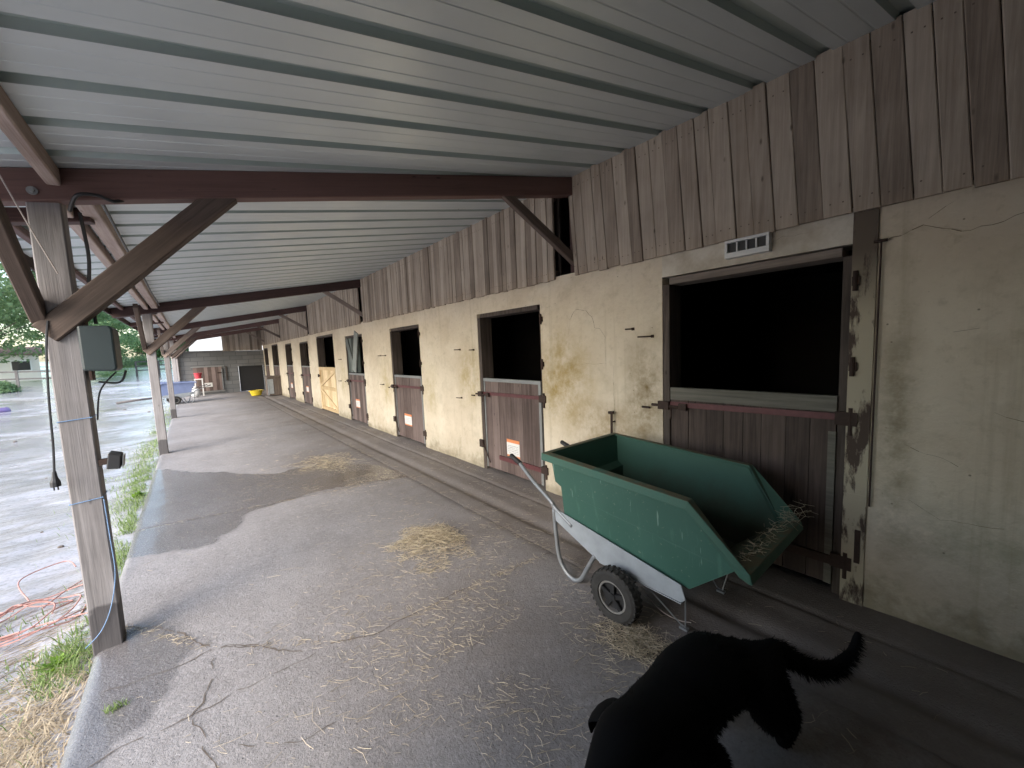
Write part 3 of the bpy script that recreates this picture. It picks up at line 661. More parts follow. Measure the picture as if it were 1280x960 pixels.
# purlins under the sheets, pieces between rafters
for i,((a,_),(b,_)) in enumerate(zip(FR,FR[1:])):
    for dx,ww in (((-.455,.055),) if i==0 else ((-.39,.085),(-.50,.06))):
        cn(timber('purlin',(dx,a+.0,roofz(dx)-.047),(dx,b-.0,roofz(dx)-.045),ww,.088,M['purlin'],None))
cn(timber('purlin',(-.80,-3,roofz(-.80)-.03),(-.80,23.8,roofz(-.80)-.03),.05,.05,M['rafter'],None))
cn(timber('fascia',(-.965,-6,roofz(-.97)-.03),(-.965,23.9,roofz(-.97)-.03),.025,.12,M['rafter'],None))
# unseen boarding beside and behind the camera, added to shade the right side
mb=MB(); y=-6.
while y<.95: w=random.uniform(.11,.15); mb.box(-.62,-.59,y,y+w-.003,0,2.5,random.random()); y+=w
x=-.58
while x<2.8: w=random.uniform(.11,.15); mb.box(x,x+w-.003,-1.75,-1.72,0,roofz(x)-.04,random.random()); x+=w
sbd=cn(mb.build('shade_boarding',M['board'],None))
# bolts
mb=MB(); mb.lathe([(0,.0),(0,.02),(-.006,.02),(-.006,.010),(-.016,.009),(-.016,0.)],'z',(0,0,0),14)
bo=mb.build('bolt',M['galv'],None,smooth=False); bo.matrix_world=Matrix.Translation((-.53,3.055,2.48))@Euler((R(-90),0,0)).to_matrix().to_4x4(); cn(bo)

# ------------------------------------------------------------------ things on the near post
def thing_mesh(mb,name,mat,label,cat,group=None,loc=(0,0,0),kind=None,**k):
    if loc!=(0,0,0): mb.v=[(x-loc[0],y-loc[1],z-loc[2]) for x,y,z in mb.v]
    o=mb.build(name,mat,None,loc=loc,**k); return tag(o,label,cat,group,kind)
PYF=3.086
mb=MB(); mb.prism([(-.435,1.575),(-.318,1.565),(-.305,1.58),(-.305,1.795),(-.318,1.81),(-.435,1.808)],lambda u,v,w:(u,w,v),2.97,3.20)
bx=thing_mesh(mb,'equipment_box',M['boxgreen'],'dark grey green plastic box fixed to the right of the near post','box',loc=(-.43,3.1,1.56),bevel=.02)
mb=MB(); mb.box(-.43,-.42,3.09,3.19,1.52,1.86); mb.v=[(x+.43,y-3.1,z-1.56) for x,y,z in mb.v]; mb.build('bracket',M['rust'],bx)
fl=empty('floodlight',(-.44,3.1,1.02)); tag(fl,'small black floodlight clamped low on the near post','lamp')
mb=MB(); mb.prism([(.03,.01),(.085,.0),(.095,.075),(.045,.095)],lambda u,v,w:(u,w,v),-.06,.05); mb.build('lamp_housing',M['cable'],fl,bevel=.005)
mb=MB(); mb.box(.0,.045,-.02,.02,.03,.06); mb.build('lamp_bracket',M['rust'],fl)
mb=MB(); mb.prism([(.092,.006),(.0955,.006),(.1035,.07),(.10,.07)],lambda u,v,w:(u,w,v),-.05,.04); mb.build('lamp_glass',M['galv'],fl)
def curve_pts(P,n=8):
    P=[Vector(p) for p in P]; out=[]
    for i in range(len(P)-1):
        a=P[max(i-1,0)];b=P[i];c=P[i+1];d=P[min(i+2,len(P)-1)]
        for k in range(n):
            t=k/n; out.append(.5*((2*b)+(c-a)*t+(2*a-5*b+4*c-d)*t*t+(3*b-3*c+d-a)*t**3))
    out.append(P[-1]); return out
mb=MB(); mb.tube(curve_pts([(-.545,3.07,1.84),(-.56,3.05,1.7),(-.575,3.04,1.45),(-.585,3.04,1.2),(-.593,3.03,1.06)]),.005,6)
pc=thing_mesh(mb,'power_cable',M['cable'],'black power cable with plug hanging down left of near post','cable')
mb=MB(); mb.tube([(-.593,3.03,1.065),(-.594,3.03,1.03),(-.595,3.03,1.01),(-.595,3.03,.985)],[.007,.012,.02,.02],10); 
mb.tube([(-.602,3.03,.985),(-.602,3.03,.965)],.003,6); mb.tube([(-.588,3.03,.985),(-.588,3.03,.965)],.003,6); mb.build('plug',M['cable'],pc)
mb=MB(); mb.tube(curve_pts([(-.41,3.04,2.40),(-.37,2.99,2.47),(-.30,2.99,2.485),(-.24,3.0,2.47),(-.20,3.05,2.50)]),.009,7); mb.tube(curve_pts([(-.385,3.12,2.42),(-.375,3.13,2.2),(-.39,3.14,2.02),(-.385,3.15,1.83)]),.008,6)
mb.tube(curve_pts([(-.29,3.14,1.565),(-.32,3.12,1.50),(-.40,3.10,1.51)]),.006,6); mb.tube(curve_pts([(-.33,3.14,1.56),(-.40,3.12,1.46),(-.425,3.11,1.3)]),.004,6)
thing_mesh(mb,'wiring_loop',M['cable'],'black wiring looping from the rafter down behind the dark plastic box','cable')
mb=MB(); 
pts=[]
for t in range(60): q=.05*t; pts.append((-.30-.0*q,3.05+q*1.8,2.46-.006*math.sin(t*.9)+.0))
mb.tube([(x+.03*0,y,roofz(-.33)-.13+.012*math.sin(y*2.6)) for x,y,z in pts],.008,6)
thing_mesh(mb,'roof_wire',M['cable'],'black wire running along under the pale purlin','cable')
def ring(mb,z,r=.0025,sag=.0,tilt=.01):
    w=.064; P=[(PX-w,PYF-.001,z),(PX+w,PYF-.001,z+tilt),(PX+w,PYF+.131,z+tilt),(PX-w,PYF+.131,z),(PX-w,PYF-.001,z)]
    mb.tube(P,r,5)
mb=MB(); ring(mb,1.31); thing_mesh(mb,'blue_twine',M['blue'],'thin blue twine tied round the near post halfway up','twine')
mb=MB(); ring(mb,.86); mb.tube(curve_pts([(-.585,3.06,.06),(-.52,3.075,.12),(-.47,3.08,.24),(-.437,3.083,.42),(-.437,3.083,.62),(-.44,3.083,.86)]),.0025,5)
thing_mesh(mb,'blue_twine',M['blue'],'thin blue twine tied low on the near post with its end trailing to the ground','twine')
mb=MB(); mb.tube(curve_pts([(-.62,2.99,2.535),(-.55,3.0,2.30),(-.485,3.055,2.08)]),.0035,5); thing_mesh(mb,'pale_cord',M['cord'],'pale cord hanging slanted across the top of the near post','cord')

# ------------------------------------------------------------------ tub barrows
def wheelpart(root,x,y,z,r,w):
    t=MB(); n=36; ro=r
    prof=[(-w*.5,ro*.62),(-w*.5,ro*.86),(-w*.36,ro*.985),(0,ro*1.0),(w*.36,ro*.985),(w*.5,ro*.86),(w*.5,ro*.62),(0,ro*.58)]
    t.lathe(prof,'x',(0,0,0),n)
    for k in range(28):   # tread lugs
        a=2*math.pi*k/28; c=math.cos(a); s_=math.sin(a)
        for sx in (-1,1):
            aa=a+sx*.05; c=math.cos(aa); s_=math.sin(aa)
            t.obox((sx*w*.08,c*ro*.995,s_*ro*.995),(sx*w*.44,c*ro*.965,s_*ro*.965),.014,.012,(0,c,s_))
    wh=t.build('wheel',M['tyre'],root,smooth=False); wh.location=(x,y,z)
    h=MB(); h.lathe([(-w*.42,ro*.53),(-w*.42,ro*.60),(w*.42,ro*.60),(w*.42,ro*.53)],'x',(0,0,0),n,m=1)
    h.lathe([(-w*.46,.0),(-w*.46,.022),(w*.46,.022),(w*.46,0)],'x',(0,0,0),14)
    for k in range(5):
        a=2*math.pi*k/5+.3; h.obox((-w*.30,.015*math.cos(a),.015*math.sin(a)),(-w*.26,ro*.56*math.cos(a),ro*.56*math.sin(a)),.026,.014,(1,0,0))
    h.lathe([(-w*.1,.02),(-w*.1,ro*.56),(-w*.05,ro*.56),(-w*.05,.02)],'x',(0,0,0),n,m=2)
    h.build('wheel_hub',[M['hub'],M['rimline'],M['black']],wh)
    return wh
def barrow(name,loc,rot,mt,mrim,min_,scale=1.,detail=True):
    B=empty(name,loc); B.rotation_euler=rot; B.scale=(scale,)*3
    def hw(z): return .323+.052*(z-.36)/.5
    P=[(.575,.87),(.555,.68),(.505,.655),(.50,.425),(-.36,.315),(-.585,.52),(-.40,.815)]
    mb=MB(); n=len(P)
    for sx in (-1,1):
        o=[(sx*hw(z),y,z) for y,z in P]; 
        # split side into strips for a gentle bulge
        mb.face(o if sx<0 else o[::-1])
    for k in range(5):
        a,b=P[k],P[k+1]; mb.face([(-hw(a[1]),*a),(-hw(b[1]),*b),(hw(b[1]),*b),(hw(a[1]),*a)])
    # raised moulding line along the outer sides
    tb=mb.build('tub',mt,B,bevel=0)
    im=MB(); e=.012; Q=[(.56,.872),(.54,.68),(.49,.65),(.488,.437),(-.352,.329),(-.572,.522),(-.395,.817)]
    for sx in (-1,1):
        o=[(sx*(hw(z)-e),y,z) for y,z in Q]; im.face(o if sx>0 else o[::-1])
    for k in range(5):
        a,b=Q[k],Q[k+1]; im.face([(hw(a[1])-e,*a),(hw(b[1])-e,*b),(-hw(b[1])+e,*b),(-hw(a[1])+e,*a)])
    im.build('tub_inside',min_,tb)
    # rim sweep
    rm=MB(); N1=Vector((0,.06,1)).normalized(); N2=Vector((0,-.70,.72)).normalized(); N3=Vector((0,.1,1)).normalized()
    h1=hw(.87)-.012; 
    path=[((-h1,.575,.872),(-1,1,0),N1),((-h1,-.395,.818),(-1,0,0),(N1+N2*.6).normalized()),((-hw(.57)+.012,-.578,.525),(-1,-1.75,.45),N3),((hw(.57)-.012,-.578,.525),(1,-1.75,.45),N3),((h1,-.395,.818),(1,0,0),(N1+N2*.6).normalized()),((h1,.575,.872),(1,1,0),N1)]
    secs=[]
    for p,o,nn in path:
        p=Vector(p);o=Vector(o); wd=.05
        secs.append([p+nn*.012,p+o*wd+nn*.010,p+o*(wd+.004)-nn*.040,p+o*(wd-.006)-nn*.042,p+o*.014-nn*.03])
    for i in range(6):
        a=secs[i]; b=secs[(i+1)%6]
        for k in range(5): rm.face([a[k],a[(k+1)%5],b[(k+1)%5],b[k]])
    import bmesh
    ro=rm.build('rim',mrim,tb); bm=bmesh.new(); bm.from_mesh(ro.data); bmesh.ops.remove_doubles(bm,verts=bm.verts[:],dist=.0005); bmesh.ops.recalc_face_normals(bm,faces=bm.faces[:]); bm.to_mesh(ro.data); bm.free()
    bv=ro.modifiers.new('bevel','BEVEL'); bv.width=.012; bv.segments=3; bv.limit_method='ANGLE'; bv.angle_limit=R(30)
    if detail:
        for sx in (-1,1):
            for zz,ya,yb in ((.62,.49,-.60),):
                sm=MB(); sm.obox((sx*(hw(zz)-.002),ya,zz),(sx*(hw(zz-.10)-.002),-.50,zz-.10),.005,.006); sm.build('moulding',mt,tb)
    for sx in (-1,1):
        c=MB(); poly=[(.60,.485),(.585,.40),(.20,.245),(-.33,.24),(-.355,.265),(-.33,.335)]
        c.prism(poly,lambda u,v,w:(w,u,v),sx*.350,sx*.343)
        c.prism([(.585,.40),(.20,.245),(.20,.251),(.585,.406)],lambda u,v,w:(w,u,v),sx*.343,sx*.318); c.prism([(.199,.239),(-.33,.229),(-.33,.2345),(.199,.2445)],lambda u,v,w:(w,u,v),sx*.35,sx*.318)
        c.build('chassis_plate',M['galvpale'],B,bevel=.0015)
        wheelpart(B,sx*.44,.015,.157,.155,.082)
        hd=MB(); hd.tube(curve_pts([(sx*.345,.42,.40),(sx*.347,.575,.485),(sx*.35,.615,.525),(sx*.335,.80,.615),(sx*.30,1.0,.71),(sx*.295,1.09,.742)],6),.0145,10); ho=hd.build('handle',M['tubesteel'],B,smooth=True)
        g=MB(); g.tube([(sx*.301,.985,.704),(sx*.2945,1.10,.7445),(sx*.294,1.108,.747)],[.019,.019,.015],10); g.build('grip',M['black'],ho,smooth=True)
        lg=MB(); lg.tube(curve_pts([(sx*.345,.588,.47),(sx*.345,.575,.30),(sx*.34,.555,.13),(sx*.335,.50,.045),(sx*.333,.43,.016),(sx*.335,.365,.05),(sx*.34,.30,.16),(sx*.345,.235,.27)],6),.0145,10); lg.build('leg',M['tubesteel'],B,smooth=True)
    ax=MB(); ax.tube([(-.43,.015,.157),(.43,.015,.157)],.012,8); 
    for sx in (-1,1): ax.obox((sx*.33,.015,.157),(sx*.33,.015,.25),.05,.006,(1,0,0))
    ax.build('axle',M['rust'],B)
    ft=MB()
    for sx in (-1,1): ft.tube([(sx*.31,-.06,.24),(sx*.24,-.27,.035),(sx*.24,-.30,.03),(sx*.31,-.335,.24)],.0042,6); ft.box(sx*.24-.014,sx*.24+.014,-.315,-.27,.014,.026)
    ft.build('tipping_foot',M['tubesteel'],B)
    return B
b1=barrow('tub_barrow',(2.215,1.28,-.005),(0,0,0),M['tub'],M['rim'],M['tubin']); tag(b1,'green plastic tub barrow on two black wheels standing before the near wide door','wheelbarrow')
b2=barrow('tub_barrow',(-.66,19.9,.0),(R(-6),0,R(-80)),M['bluetub'],M['bluetub'],M['bluetub'],1.0,False); tag(b2,'small lilac blue tub barrow standing among the far posts','wheelbarrow')
mb=MB(); mb.tube(curve_pts([(1.98,1.25,.12),(2.0,1.15,.03),(2.02,1.05,.008),(2.05,.985,.01)]),.003,5); thing_mesh(mb,'string_end',M['cord'],'thin string trailing on the floor under the green barrow','string')

# ------------------------------------------------------------------ dog
def make_dog():
    J=[]; E=[]; Rr=[]
    def v(p,r,par=None):
        J.append(p); Rr.append(r if isinstance(r,tuple) else (r,r)); i=len(J)-1
        if par is not None: E.append((par,i))
        return i
    pel=v((1.50,.535,.405),(.15,.145)); loin=v((1.35,.56,.41),(.15,.145),pel); ch=v((1.18,.595,.405),(.145,.15),loin); sh=v((1.05,.60,.415),(.135,.135),ch)
    nk=v((.95,.585,.43),(.105,.10),sh); hd=v((.88,.60,.445),(.105,.09),nk); st=v((.80,.60,.425),(.06,.055),hd); mz=v((.735,.595,.39),(.042,.038),st); no=v((.69,.592,.38),(.03,.026),mz)
    t0=v((1.60,.47,.40),.045,pel); t1=v((1.67,.42,.34),.032,t0); t2=v((1.75,.37,.285),.03,t1); t3=v((1.84,.325,.27),.026,t2); t4=v((1.93,.295,.30),.017,t3); t5=v((1.98,.285,.365),.012,t4)
    for sy,kx in ((-1,0),(1,-.10)):
        y=.545+sy*.095
        h=v((1.49+kx*.2,y,.32),(.105,.095),pel); k=v((1.50+kx,y+sy*.02,.23),(.085,.075),h); ho=v((1.65+kx,y+sy*.015,.14),(.046,.042),k); pw=v((1.665+kx,y+sy*.015,.045),(.04,.036),ho); to=v((1.60+kx,y+sy*.015,.03),(.042,.028),pw)
    for sy,kx in ((-1,.0),(1,-.06)):
        y=.57+sy*.09
        if sy<0: s=v((1.12,.515,.31),(.065,.06),sh); e=v((1.22,.505,.22),(.044,.04),s); w=v((1.275,.515,.11),(.03,.028),e); pw=v((1.29,.52,.03),(.03,.026),w); to=v((1.235,.515,.018),(.034,.02),pw)
        else: s=v((1.08,y,.31),(.065,.06),sh); e=v((1.12+kx,y,.22),(.046,.042),s); w=v((1.085+kx,y,.10),(.03,.028),e); pw=v((1.08+kx,y,.03),(.028,.025),w); to=v((1.03+kx,y,.018),(.03,.018),pw)
    me=bpy.data.meshes.new('dog'); me.from_pydata(J,E,[]); me.update()
    o=bpy.data.objects.new('dog',me); COL.objects.link(o)
    sk=o.modifiers.new('skin','SKIN'); sk.branch_smoothing=.6; sk.use_smooth_shade=True
    for i,r in enumerate(Rr): me.skin_vertices[0].data[i].radius=r; me.skin_vertices[0].data[i].use_root=(i==0)
    ss=o.modifiers.new('sub','SUBSURF'); ss.levels=2; ss.render_levels=2
    bpy.context.view_layer.update()
    dg=bpy.context.evaluated_depsgraph_get(); ev=o.evaluated_get(dg); nm=bpy.data.meshes.new_from_object(ev)
    o.modifiers.clear(); o.data=nm; nm.name='dog'; nm.materials.clear(); nm.materials.append(M['fur'])
    nm.polygons.foreach_set('use_smooth',np.ones(len(nm.polygons),bool))
    org=Vector((1.35,.55,0)); nm.transform(Matrix.Translation(-org)); o.location=org; nm.transform(Matrix.Scale(1.05,4))
    return o
dog=make_dog(); tag(dog,'black shaggy dog walking with its tail stretched out behind','dog')
nm=dog.data; areas=np.array([p.area for p in nm.polygons]); cum=np.cumsum(areas)/areas.sum()
F=MB(); 
for q in rng.random(34000):
    p=nm.polygons[int(np.searchsorted(cum,q))]; vs=[nm.vertices[k].co for k in p.vertices]; u=rng.random(len(vs)); u/=u.sum()
    c=sum((v*w for v,w in zip(vs,u)),Vector()); n=p.normal
    W_=c+dog.location
    tail=W_.x>1.60 and W_.y<.5 and W_.z>.22
    leg=W_.z<.15; head=W_.x<.9
    L=(.034 if tail else .012 if leg else .014 if head else .024)*rng.uniform(.6,1.3)
    back=Vector((1,-.2,-.55)) if not tail else Vector((.7,-.5,-.35))
    d=(n*.30+back*.75+Vector(rng.normal(0,.22,3))).normalized(); sd_=d.cross(n); 
    if sd_.length<1e-3: continue
    sd_=sd_.normalized()*.0016
    F.face([c-sd_,c+sd_,c+d*L+Vector((0,0,-.25*L))])
F.build('coat',M['fur'],dog)
def ell(mb,c,r,n=12,mm=8):
    vs=[];fs=[]
    for i in range(mm+1):
        th=math.pi*i/mm
        for k in range(n): ph=2*math.pi*k/n; vs.append((c[0]+r[0]*math.sin(th)*math.cos(ph),c[1]+r[1]*math.sin(th)*math.sin(ph),c[2]+r[2]*math.cos(th)))
    for i in range(mm):
        for k in range(n): fs.append((i*n+k,i*n+(k+1)%n,(i+1)*n+(k+1)%n,(i+1)*n+k))
    mb.add(vs,fs)
dl=dog.location
for sy in (-1,1):
    mb=MB(); pts=[(.895,.60+sy*.035,.49),(.90,.60+sy*.085,.49),(.915,.60+sy*.14,.44),(.91,.60+sy*.15,.37)]; ws=[.03,.06,.07,.035]
    vs=[];fs=[]
    for (x,y,z),w in zip(curve_pts(pts,4),np.interp(np.linspace(0,3,13),range(4),ws)): vs+=[(x-w-dl.x,y-dl.y-sy*.004,z-.01),(x-dl.x,y-dl.y+sy*.012,z),(x+w-dl.x,y-dl.y-sy*.004,z-.012)]
    for q in range(12): fs+=[(3*q,3*q+1,3*q+4,3*q+3),(3*q+1,3*q+2,3*q+5,3*q+4)]
    mb.add(vs,fs)
    eo=mb.build('ear',M['fur'],dog,smooth=True); so_=eo.modifiers.new('s','SOLIDIFY'); so_.thickness=.012; su=eo.modifiers.new('b','SUBSURF'); su.levels=su.render_levels=1
    mb=MB(); ell(mb,(.795-dl.x,.60+sy*.045-dl.y,.455),(.01,.009,.01)); mb.build('eye',M['dogeye'],dog,smooth=True)
mb=MB(); ell(mb,(.672-dl.x,.592-dl.y,.388),(.014,.018,.013)); mb.build('nose',M['dognose'],dog,smooth=True)

# ------------------------------------------------------------------ straw
def straw(mb,x,y,z,L,ang,el=0,w=.0022,curve=0.):
    d=Vector((math.cos(ang)*math.cos(el),math.sin(ang)*math.cos(el),math.sin(el))); p=Vector((x,y,z)); sd_=Vector((-math.sin(ang),math.cos(ang),0))
    t=rng.random(); pts=[p-d*L/2,p+sd_*curve*L,p+d*L/2]; rr=.0015
    vs=[]
    for q in pts:
        for k in range(3): a=k*2.094; vs.append(q+sd_*(w*math.cos(a))+Vector((0,0,w*math.sin(a))))
    fs=[(i*3+k,i*3+(k+1)%3,(i+1)*3+(k+1)%3,(i+1)*3+k) for i in range(2) for k in range(3)]
    mb.add(vs,fs,t)
def gz(x,y): return float((slabz if x<2.045 else stripz)(np.array([x]),np.array([y]))[0])
mb=MB()
spec=[(1.15,2.0,.45,.45,1050),(1.0,1.35,.35,.35,650),(.7,1.6,.3,.35,260),(1.35,2.9,.38,.42,500),(1.45,3.7,.4,.5,200),(1.3,6.2,.5,.7,900),(1.6,4.9,.35,.25,450),(.4,4.6,.7,.7,150),(1.65,1.15,.18,.2,250),(1.4,.35,.5,.25,260),(2.45,3.5,.25,1.2,260),(2.0,8.5,.8,1.6,250),(1.6,12.5,.8,2.5,500),(2.6,12.3,.25,.8,260),(2.4,.3,.3,.3,60),(.3,2.3,.4,.5,120),(.4,9,.5,2,120),(1.9,2.3,.2,.5,160)]
for cx,cy,sx,sy,n in spec:
    ux=rng.normal(cx,sx,n); uy=rng.normal(cy,sy,n); dens=vnoise(ux,uy,3.2,33)
    for x,y,dn in zip(ux,uy,dens):
        if x<-.5 or x>2.88 or y<.05 or dn<.34: continue
        L=rng.lognormal(-3.45,.6); L=min(L,.22)
        straw(mb,x,y,gz(x,y)+.005+abs(rng.normal(0,.003)),L,rng.uniform(0,6.28) if rng.random()<.5 else rng.normal(2.3,.5),rng.normal(0,.06),rng.uniform(.0005,.0012),rng.normal(0,.08))
for (ax,ay),(bx,by),n in [((.68,2.16),(.05,2.56),90),((-.05,2.66),(-.46,3.28),110),((2.0,2.09),(.9,2.16),120),((-.55,5.12),(2.0,4.70),90),((2.07,0.6),(2.07,9),260),((2.8,3.0),(2.8,9),160)]:
    for k in range(n):
        t=rng.random(); x=ax+(bx-ax)*t+rng.normal(0,.02); y=ay+(by-ay)*t+rng.normal(0,.02)
        if x>-.5 and x<2.88: straw(mb,x,y,gz(x,y)+.005,min(.09,rng.lognormal(-3.6,.5)),rng.uniform(0,6.28),rng.normal(0,.08),rng.uniform(.0006,.0012),rng.normal(0,.08))
so1=mb.build('scattered_straw',M['straw']); tag(so1,'thin straw stalks scattered over the concrete floor','straw',kind='stuff')
def pile(name,cx,cy,sx,sy,h,n,label,mat):
    mb=MB()
    for i in range(n):
        a=rng.uniform(0,6.28); r=rng.random()**.62*(.55+.75*abs(mn.noise((math.cos(a)*1.5+cx,math.sin(a)*1.5,cy)))*1.4); x=cx+sx*r*math.cos(a)+.02*rng.normal(); y=cy+sy*r*math.sin(a)+.02*rng.normal()
        z=gz(x,y)+.006+h*max(0,1-r*r)*rng.random()
        straw(mb,x,y,z,min(.14,rng.lognormal(-2.8,.4)),rng.uniform(0,6.28),rng.normal(0,.22),rng.uniform(.0007,.0013),rng.normal(0,.1))
    mb.v=[(x-cx,y-cy,z) for x,y,z in mb.v]
    return tag(mb.build(name,mat,None,loc=(cx,cy,0)),label,'straw pile')
pile('straw_pile',1.43,2.90,.36,.40,.05,2100,'loose heap of straw in the middle of the walkway',M['straw2'])
pile('straw_pile',1.70,1.12,.17,.22,.04,750,'small yellow heap of straw beside the barrow wheel',M['straw'])
pile('straw_pile',1.45,6.2,.5,.7,.02,800,'thin flattened straw heap beyond the wet patch',M['straw2'])
# wisps stuck on the barrow
mb=MB()
def wisps(p,q,n,spread,L0):
    p=Vector(p);q=Vector(q)
    for i in range(n):
        c=p.lerp(q,rng.random())+Vector(rng.normal(0,spread,3)); straw(mb,c.x,c.y,c.z+.012,rng.lognormal(L0,.4),rng.uniform(0,6.28),rng.normal(0,.3),.0008,rng.normal(0,.15))
wisps((1.86,.655,.585),(2.57,.655,.585),90,.016,-3.2); wisps((2.5,.66,.58),(2.6,.62,.6),40,.03,-2.6)
tag(mb.build('straw_wisps',M['straw2']),'wisps of hay clinging to the rim of the green barrow','straw',kind='stuff')

# ------------------------------------------------------------------ verge
mb=MB()
def blade(mb,x,y,z,h,lean,w,t):
    a=rng.uniform(0,6.28); dx,dy=math.cos(a)*lean,math.sin(a)*lean; sx,sy=-math.sin(a)*w,math.cos(a)*w
    p0=(x-sx,y-sy,z);p1=(x+sx,y+sy,z);q0=(x+dx*.4-sx*.7,y+dy*.4-sy*.7,z+h*.6);q1=(x+dx*.4+sx*.7,y+dy*.4+sy*.7,z+h*.6);e=(x+dx,y+dy,z+h)
    mb.face([p0,p1,q1,q0],t); mb.face([q0,q1,e],t)
gx=[];gy=[]
for cy,sy,cx,sx,n in [(3.3,.18,-.70,.09,1100),(3.0,.3,-.66,.06,160),(4.3,.5,-.62,.035,420),(5.6,.9,-.64,.05,1300),(7.2,.9,-.72,.10,1900),(9.5,1.0,-.75,.12,1300),(12.5,1.6,-.75,.13,1800),(17,2.2,-.8,.15,1400),(8.0,1.2,-1.1,.12,300),(3.7,.3,-1.0,.12,250)]:
    gx.append(rng.normal(cx,sx,n)); gy.append(rng.normal(cy,sy,n))
gx=np.concatenate(gx);gy=np.concatenate(gy); keep=(vnoise(gx,gy,3.5,41)>.36)&(gx<-.565); gx=gx[keep];gy=gy[keep]; gzv=yardz(gx,gy)
for x,y,z in zip(gx,gy,gzv): blade(mb,x,y,z-.005,rng.uniform(.02,.075),rng.uniform(.01,.075),rng.uniform(.0015,.0038),rng.random())
tag(mb.build('verge_grass',M['grass']),'green grass growing along the kerb between walkway and yard','grass',kind='stuff')
mb=MB(); n=2600; gx=rng.normal(-.76,.13,n); gy=rng.normal(2.55,.38,n); k=(gx<-.56); gx=gx[k];gy=gy[k]; gzv=yardz(gx,gy)
for x,y,z in zip(gx,gy,gzv): blade(mb,x,y,z,rng.uniform(.01,.05),rng.uniform(.05,.16),rng.uniform(.0015,.003),rng.random())
for x,y in zip(rng.normal(-.9,.2,500),rng.normal(3.4,.5,500)):
    if x<-.57: straw(mb,x,y,float(yardz(np.array([x]),np.array([y]))[0])+.006,rng.lognormal(-2.6,.5),rng.normal(.3,.4),0,.0016,.05)
tag(mb.build('dead_grass',M['deadgrass']),'flattened dry grass along the near end of the kerb','grass',kind='stuff')
def weed(x,y,n,h,label,mat):
    mb=MB(); z=float(yardz(np.array([x]),np.array([y]))[0])
    for i in range(n):
        a=rng.uniform(0,6.28); l=h*rng.uniform(.5,1.1); up=rng.uniform(.2,.9); d=Vector((math.cos(a)*(1-up*.6),math.sin(a)*(1-up*.6),up)).normalized(); s_=Vector((-math.sin(a),math.cos(a),0)); p=Vector((rng.normal(0,.015),rng.normal(0,.015),0)); t=rng.random()
        w=l*.17; m1=p+d*l*.5; e=p+d*l+Vector((0,0,-.2*l)); mb.face([p-s_*.003,p+s_*.003,m1+s_*w,e,m1-s_*w],t)
    return tag(mb.build('weed_plant',mat,None,loc=(x,y,z)),label,'weed')
weed(-.74,3.27,110,.085,'bright green broad leaved weed at the foot of the near post',M['weed'])
weed(-.66,6.7,60,.12,'pale green leafy weed by the kerb between the first two posts',M['weed'])
mb=MB()
for i in range(60): blade(mb,-.42+rng.normal(0,.02),2.52+rng.normal(0,.015),-.005,rng.uniform(.01,.035),.02,.002,rng.random())
tag(mb.build('grass_tuft',M['grass']),'tiny grass tuft growing on the slab near the first post','grass',kind='stuff')
# rope tangle
mb=MB()
for s_ in range(3):
    P=[]; cx,cy=-1.02,4.0
    for k in range(14):
        a=k*.75+s_*1.3; r=.12+.16*abs(mn.noise((k*.6,s_*3.,1.)))+.05*s_; x=cx+r*1.1*math.cos(a)+.06*s_*.5; y=cy+r*1.25*math.sin(a)
        P.append((x,y,-.085+.02*((k*7+s_)%3)))
    mb.tube(curve_pts(P,5),.0045,6)
mb.tube(curve_pts([(-.95,4.1,-.07),(-.85,4.35,-.07),(-.75,4.4,-.06),(-.68,4.2,-.06)]),.0045,6); mb.tube(curve_pts([(-1.1,3.8,-.07),(-.95,3.85,-.075),(-.8,3.8,-.06),(-.66,3.75,-.05)]),.0045,6)
mb.tube(curve_pts([(-1.05,4.3,-.07),(-1.2,4.8,-.075),(-1.0,5.0,-.08),(-.9,4.8,-.08)]),.0045,6); mb.tube(curve_pts([(-1.1,4.2,-.07),(-1.5,4.4,-.075),(-2.2,4.5,-.08)]),.0045,6)
thing_mesh(mb,'rope_tangle',M['hose'],'tangle of faded pink orange rope lying in the mud','rope')

# ------------------------------------------------------------------ far end of the aisle
EY=23.5
EB=empty('end_stable',(1.3,EY,0)); tag(EB,'grey block stable wall closing the far end of the aisle','stable')
def eb(mb,name,mat,par=None,**k):
    o=mb.build(name,mat,None,**k); o.parent=par or EB
    if par is None: o.matrix_parent_inverse=Matrix.Translation((-1.3,-EY,0))
    return o
mb=MB(); mb.box(-.55,1.80,EY,EY+.2,-.1,2.03); mb.box(1.8,2.86,EY,EY+.2,1.27,2.03); mb.box(2.86,WX+.1,EY,EY+.2,-.1,2.03); eb(mb,'block_wall',M['block'])
mb=MB(); planks(mb,EY+.0,EY+.03,1.25,WX-.03,2.035,3.13,16); mb.v=[(y,x,z) for x,y,z in mb.v]; eb(mb,'board_cladding',M['endboard'])
mb=MB(); mb.box(1.82,2.84,EY+.06,EY+.1,.02,1.27); eb(mb,'dark_door',M['cable'])
mb=MB(); planks(mb,EY-.04,EY-.005,.05,1.15,.10,1.36,8); mb.v=[(y,x,z) for x,y,z in mb.v]; d=eb(mb,'half_door',M['reddoor']); d['label']='red brown half door with a white notice'
mb=MB(); mb.box(.0,1.2,EY-.055,EY-.041,.10,.17); mb.box(-.02,1.24,EY-.055,EY-.041,1.30,1.36); mb.box(1.10,1.15,EY-.056,EY-.042,.2,1.2); eb(mb,'edge_strip',M['galv'],d)
mb=MB(); mb.box(.42,.72,EY-.05,EY-.041,.36,.56); eb(mb,'notice_sign',M['white'],d)
mb=MB(); mb.box(.95,1.12,EY-.07,EY-.041,.98,1.04); eb(mb,'latch',M['rust'],d)
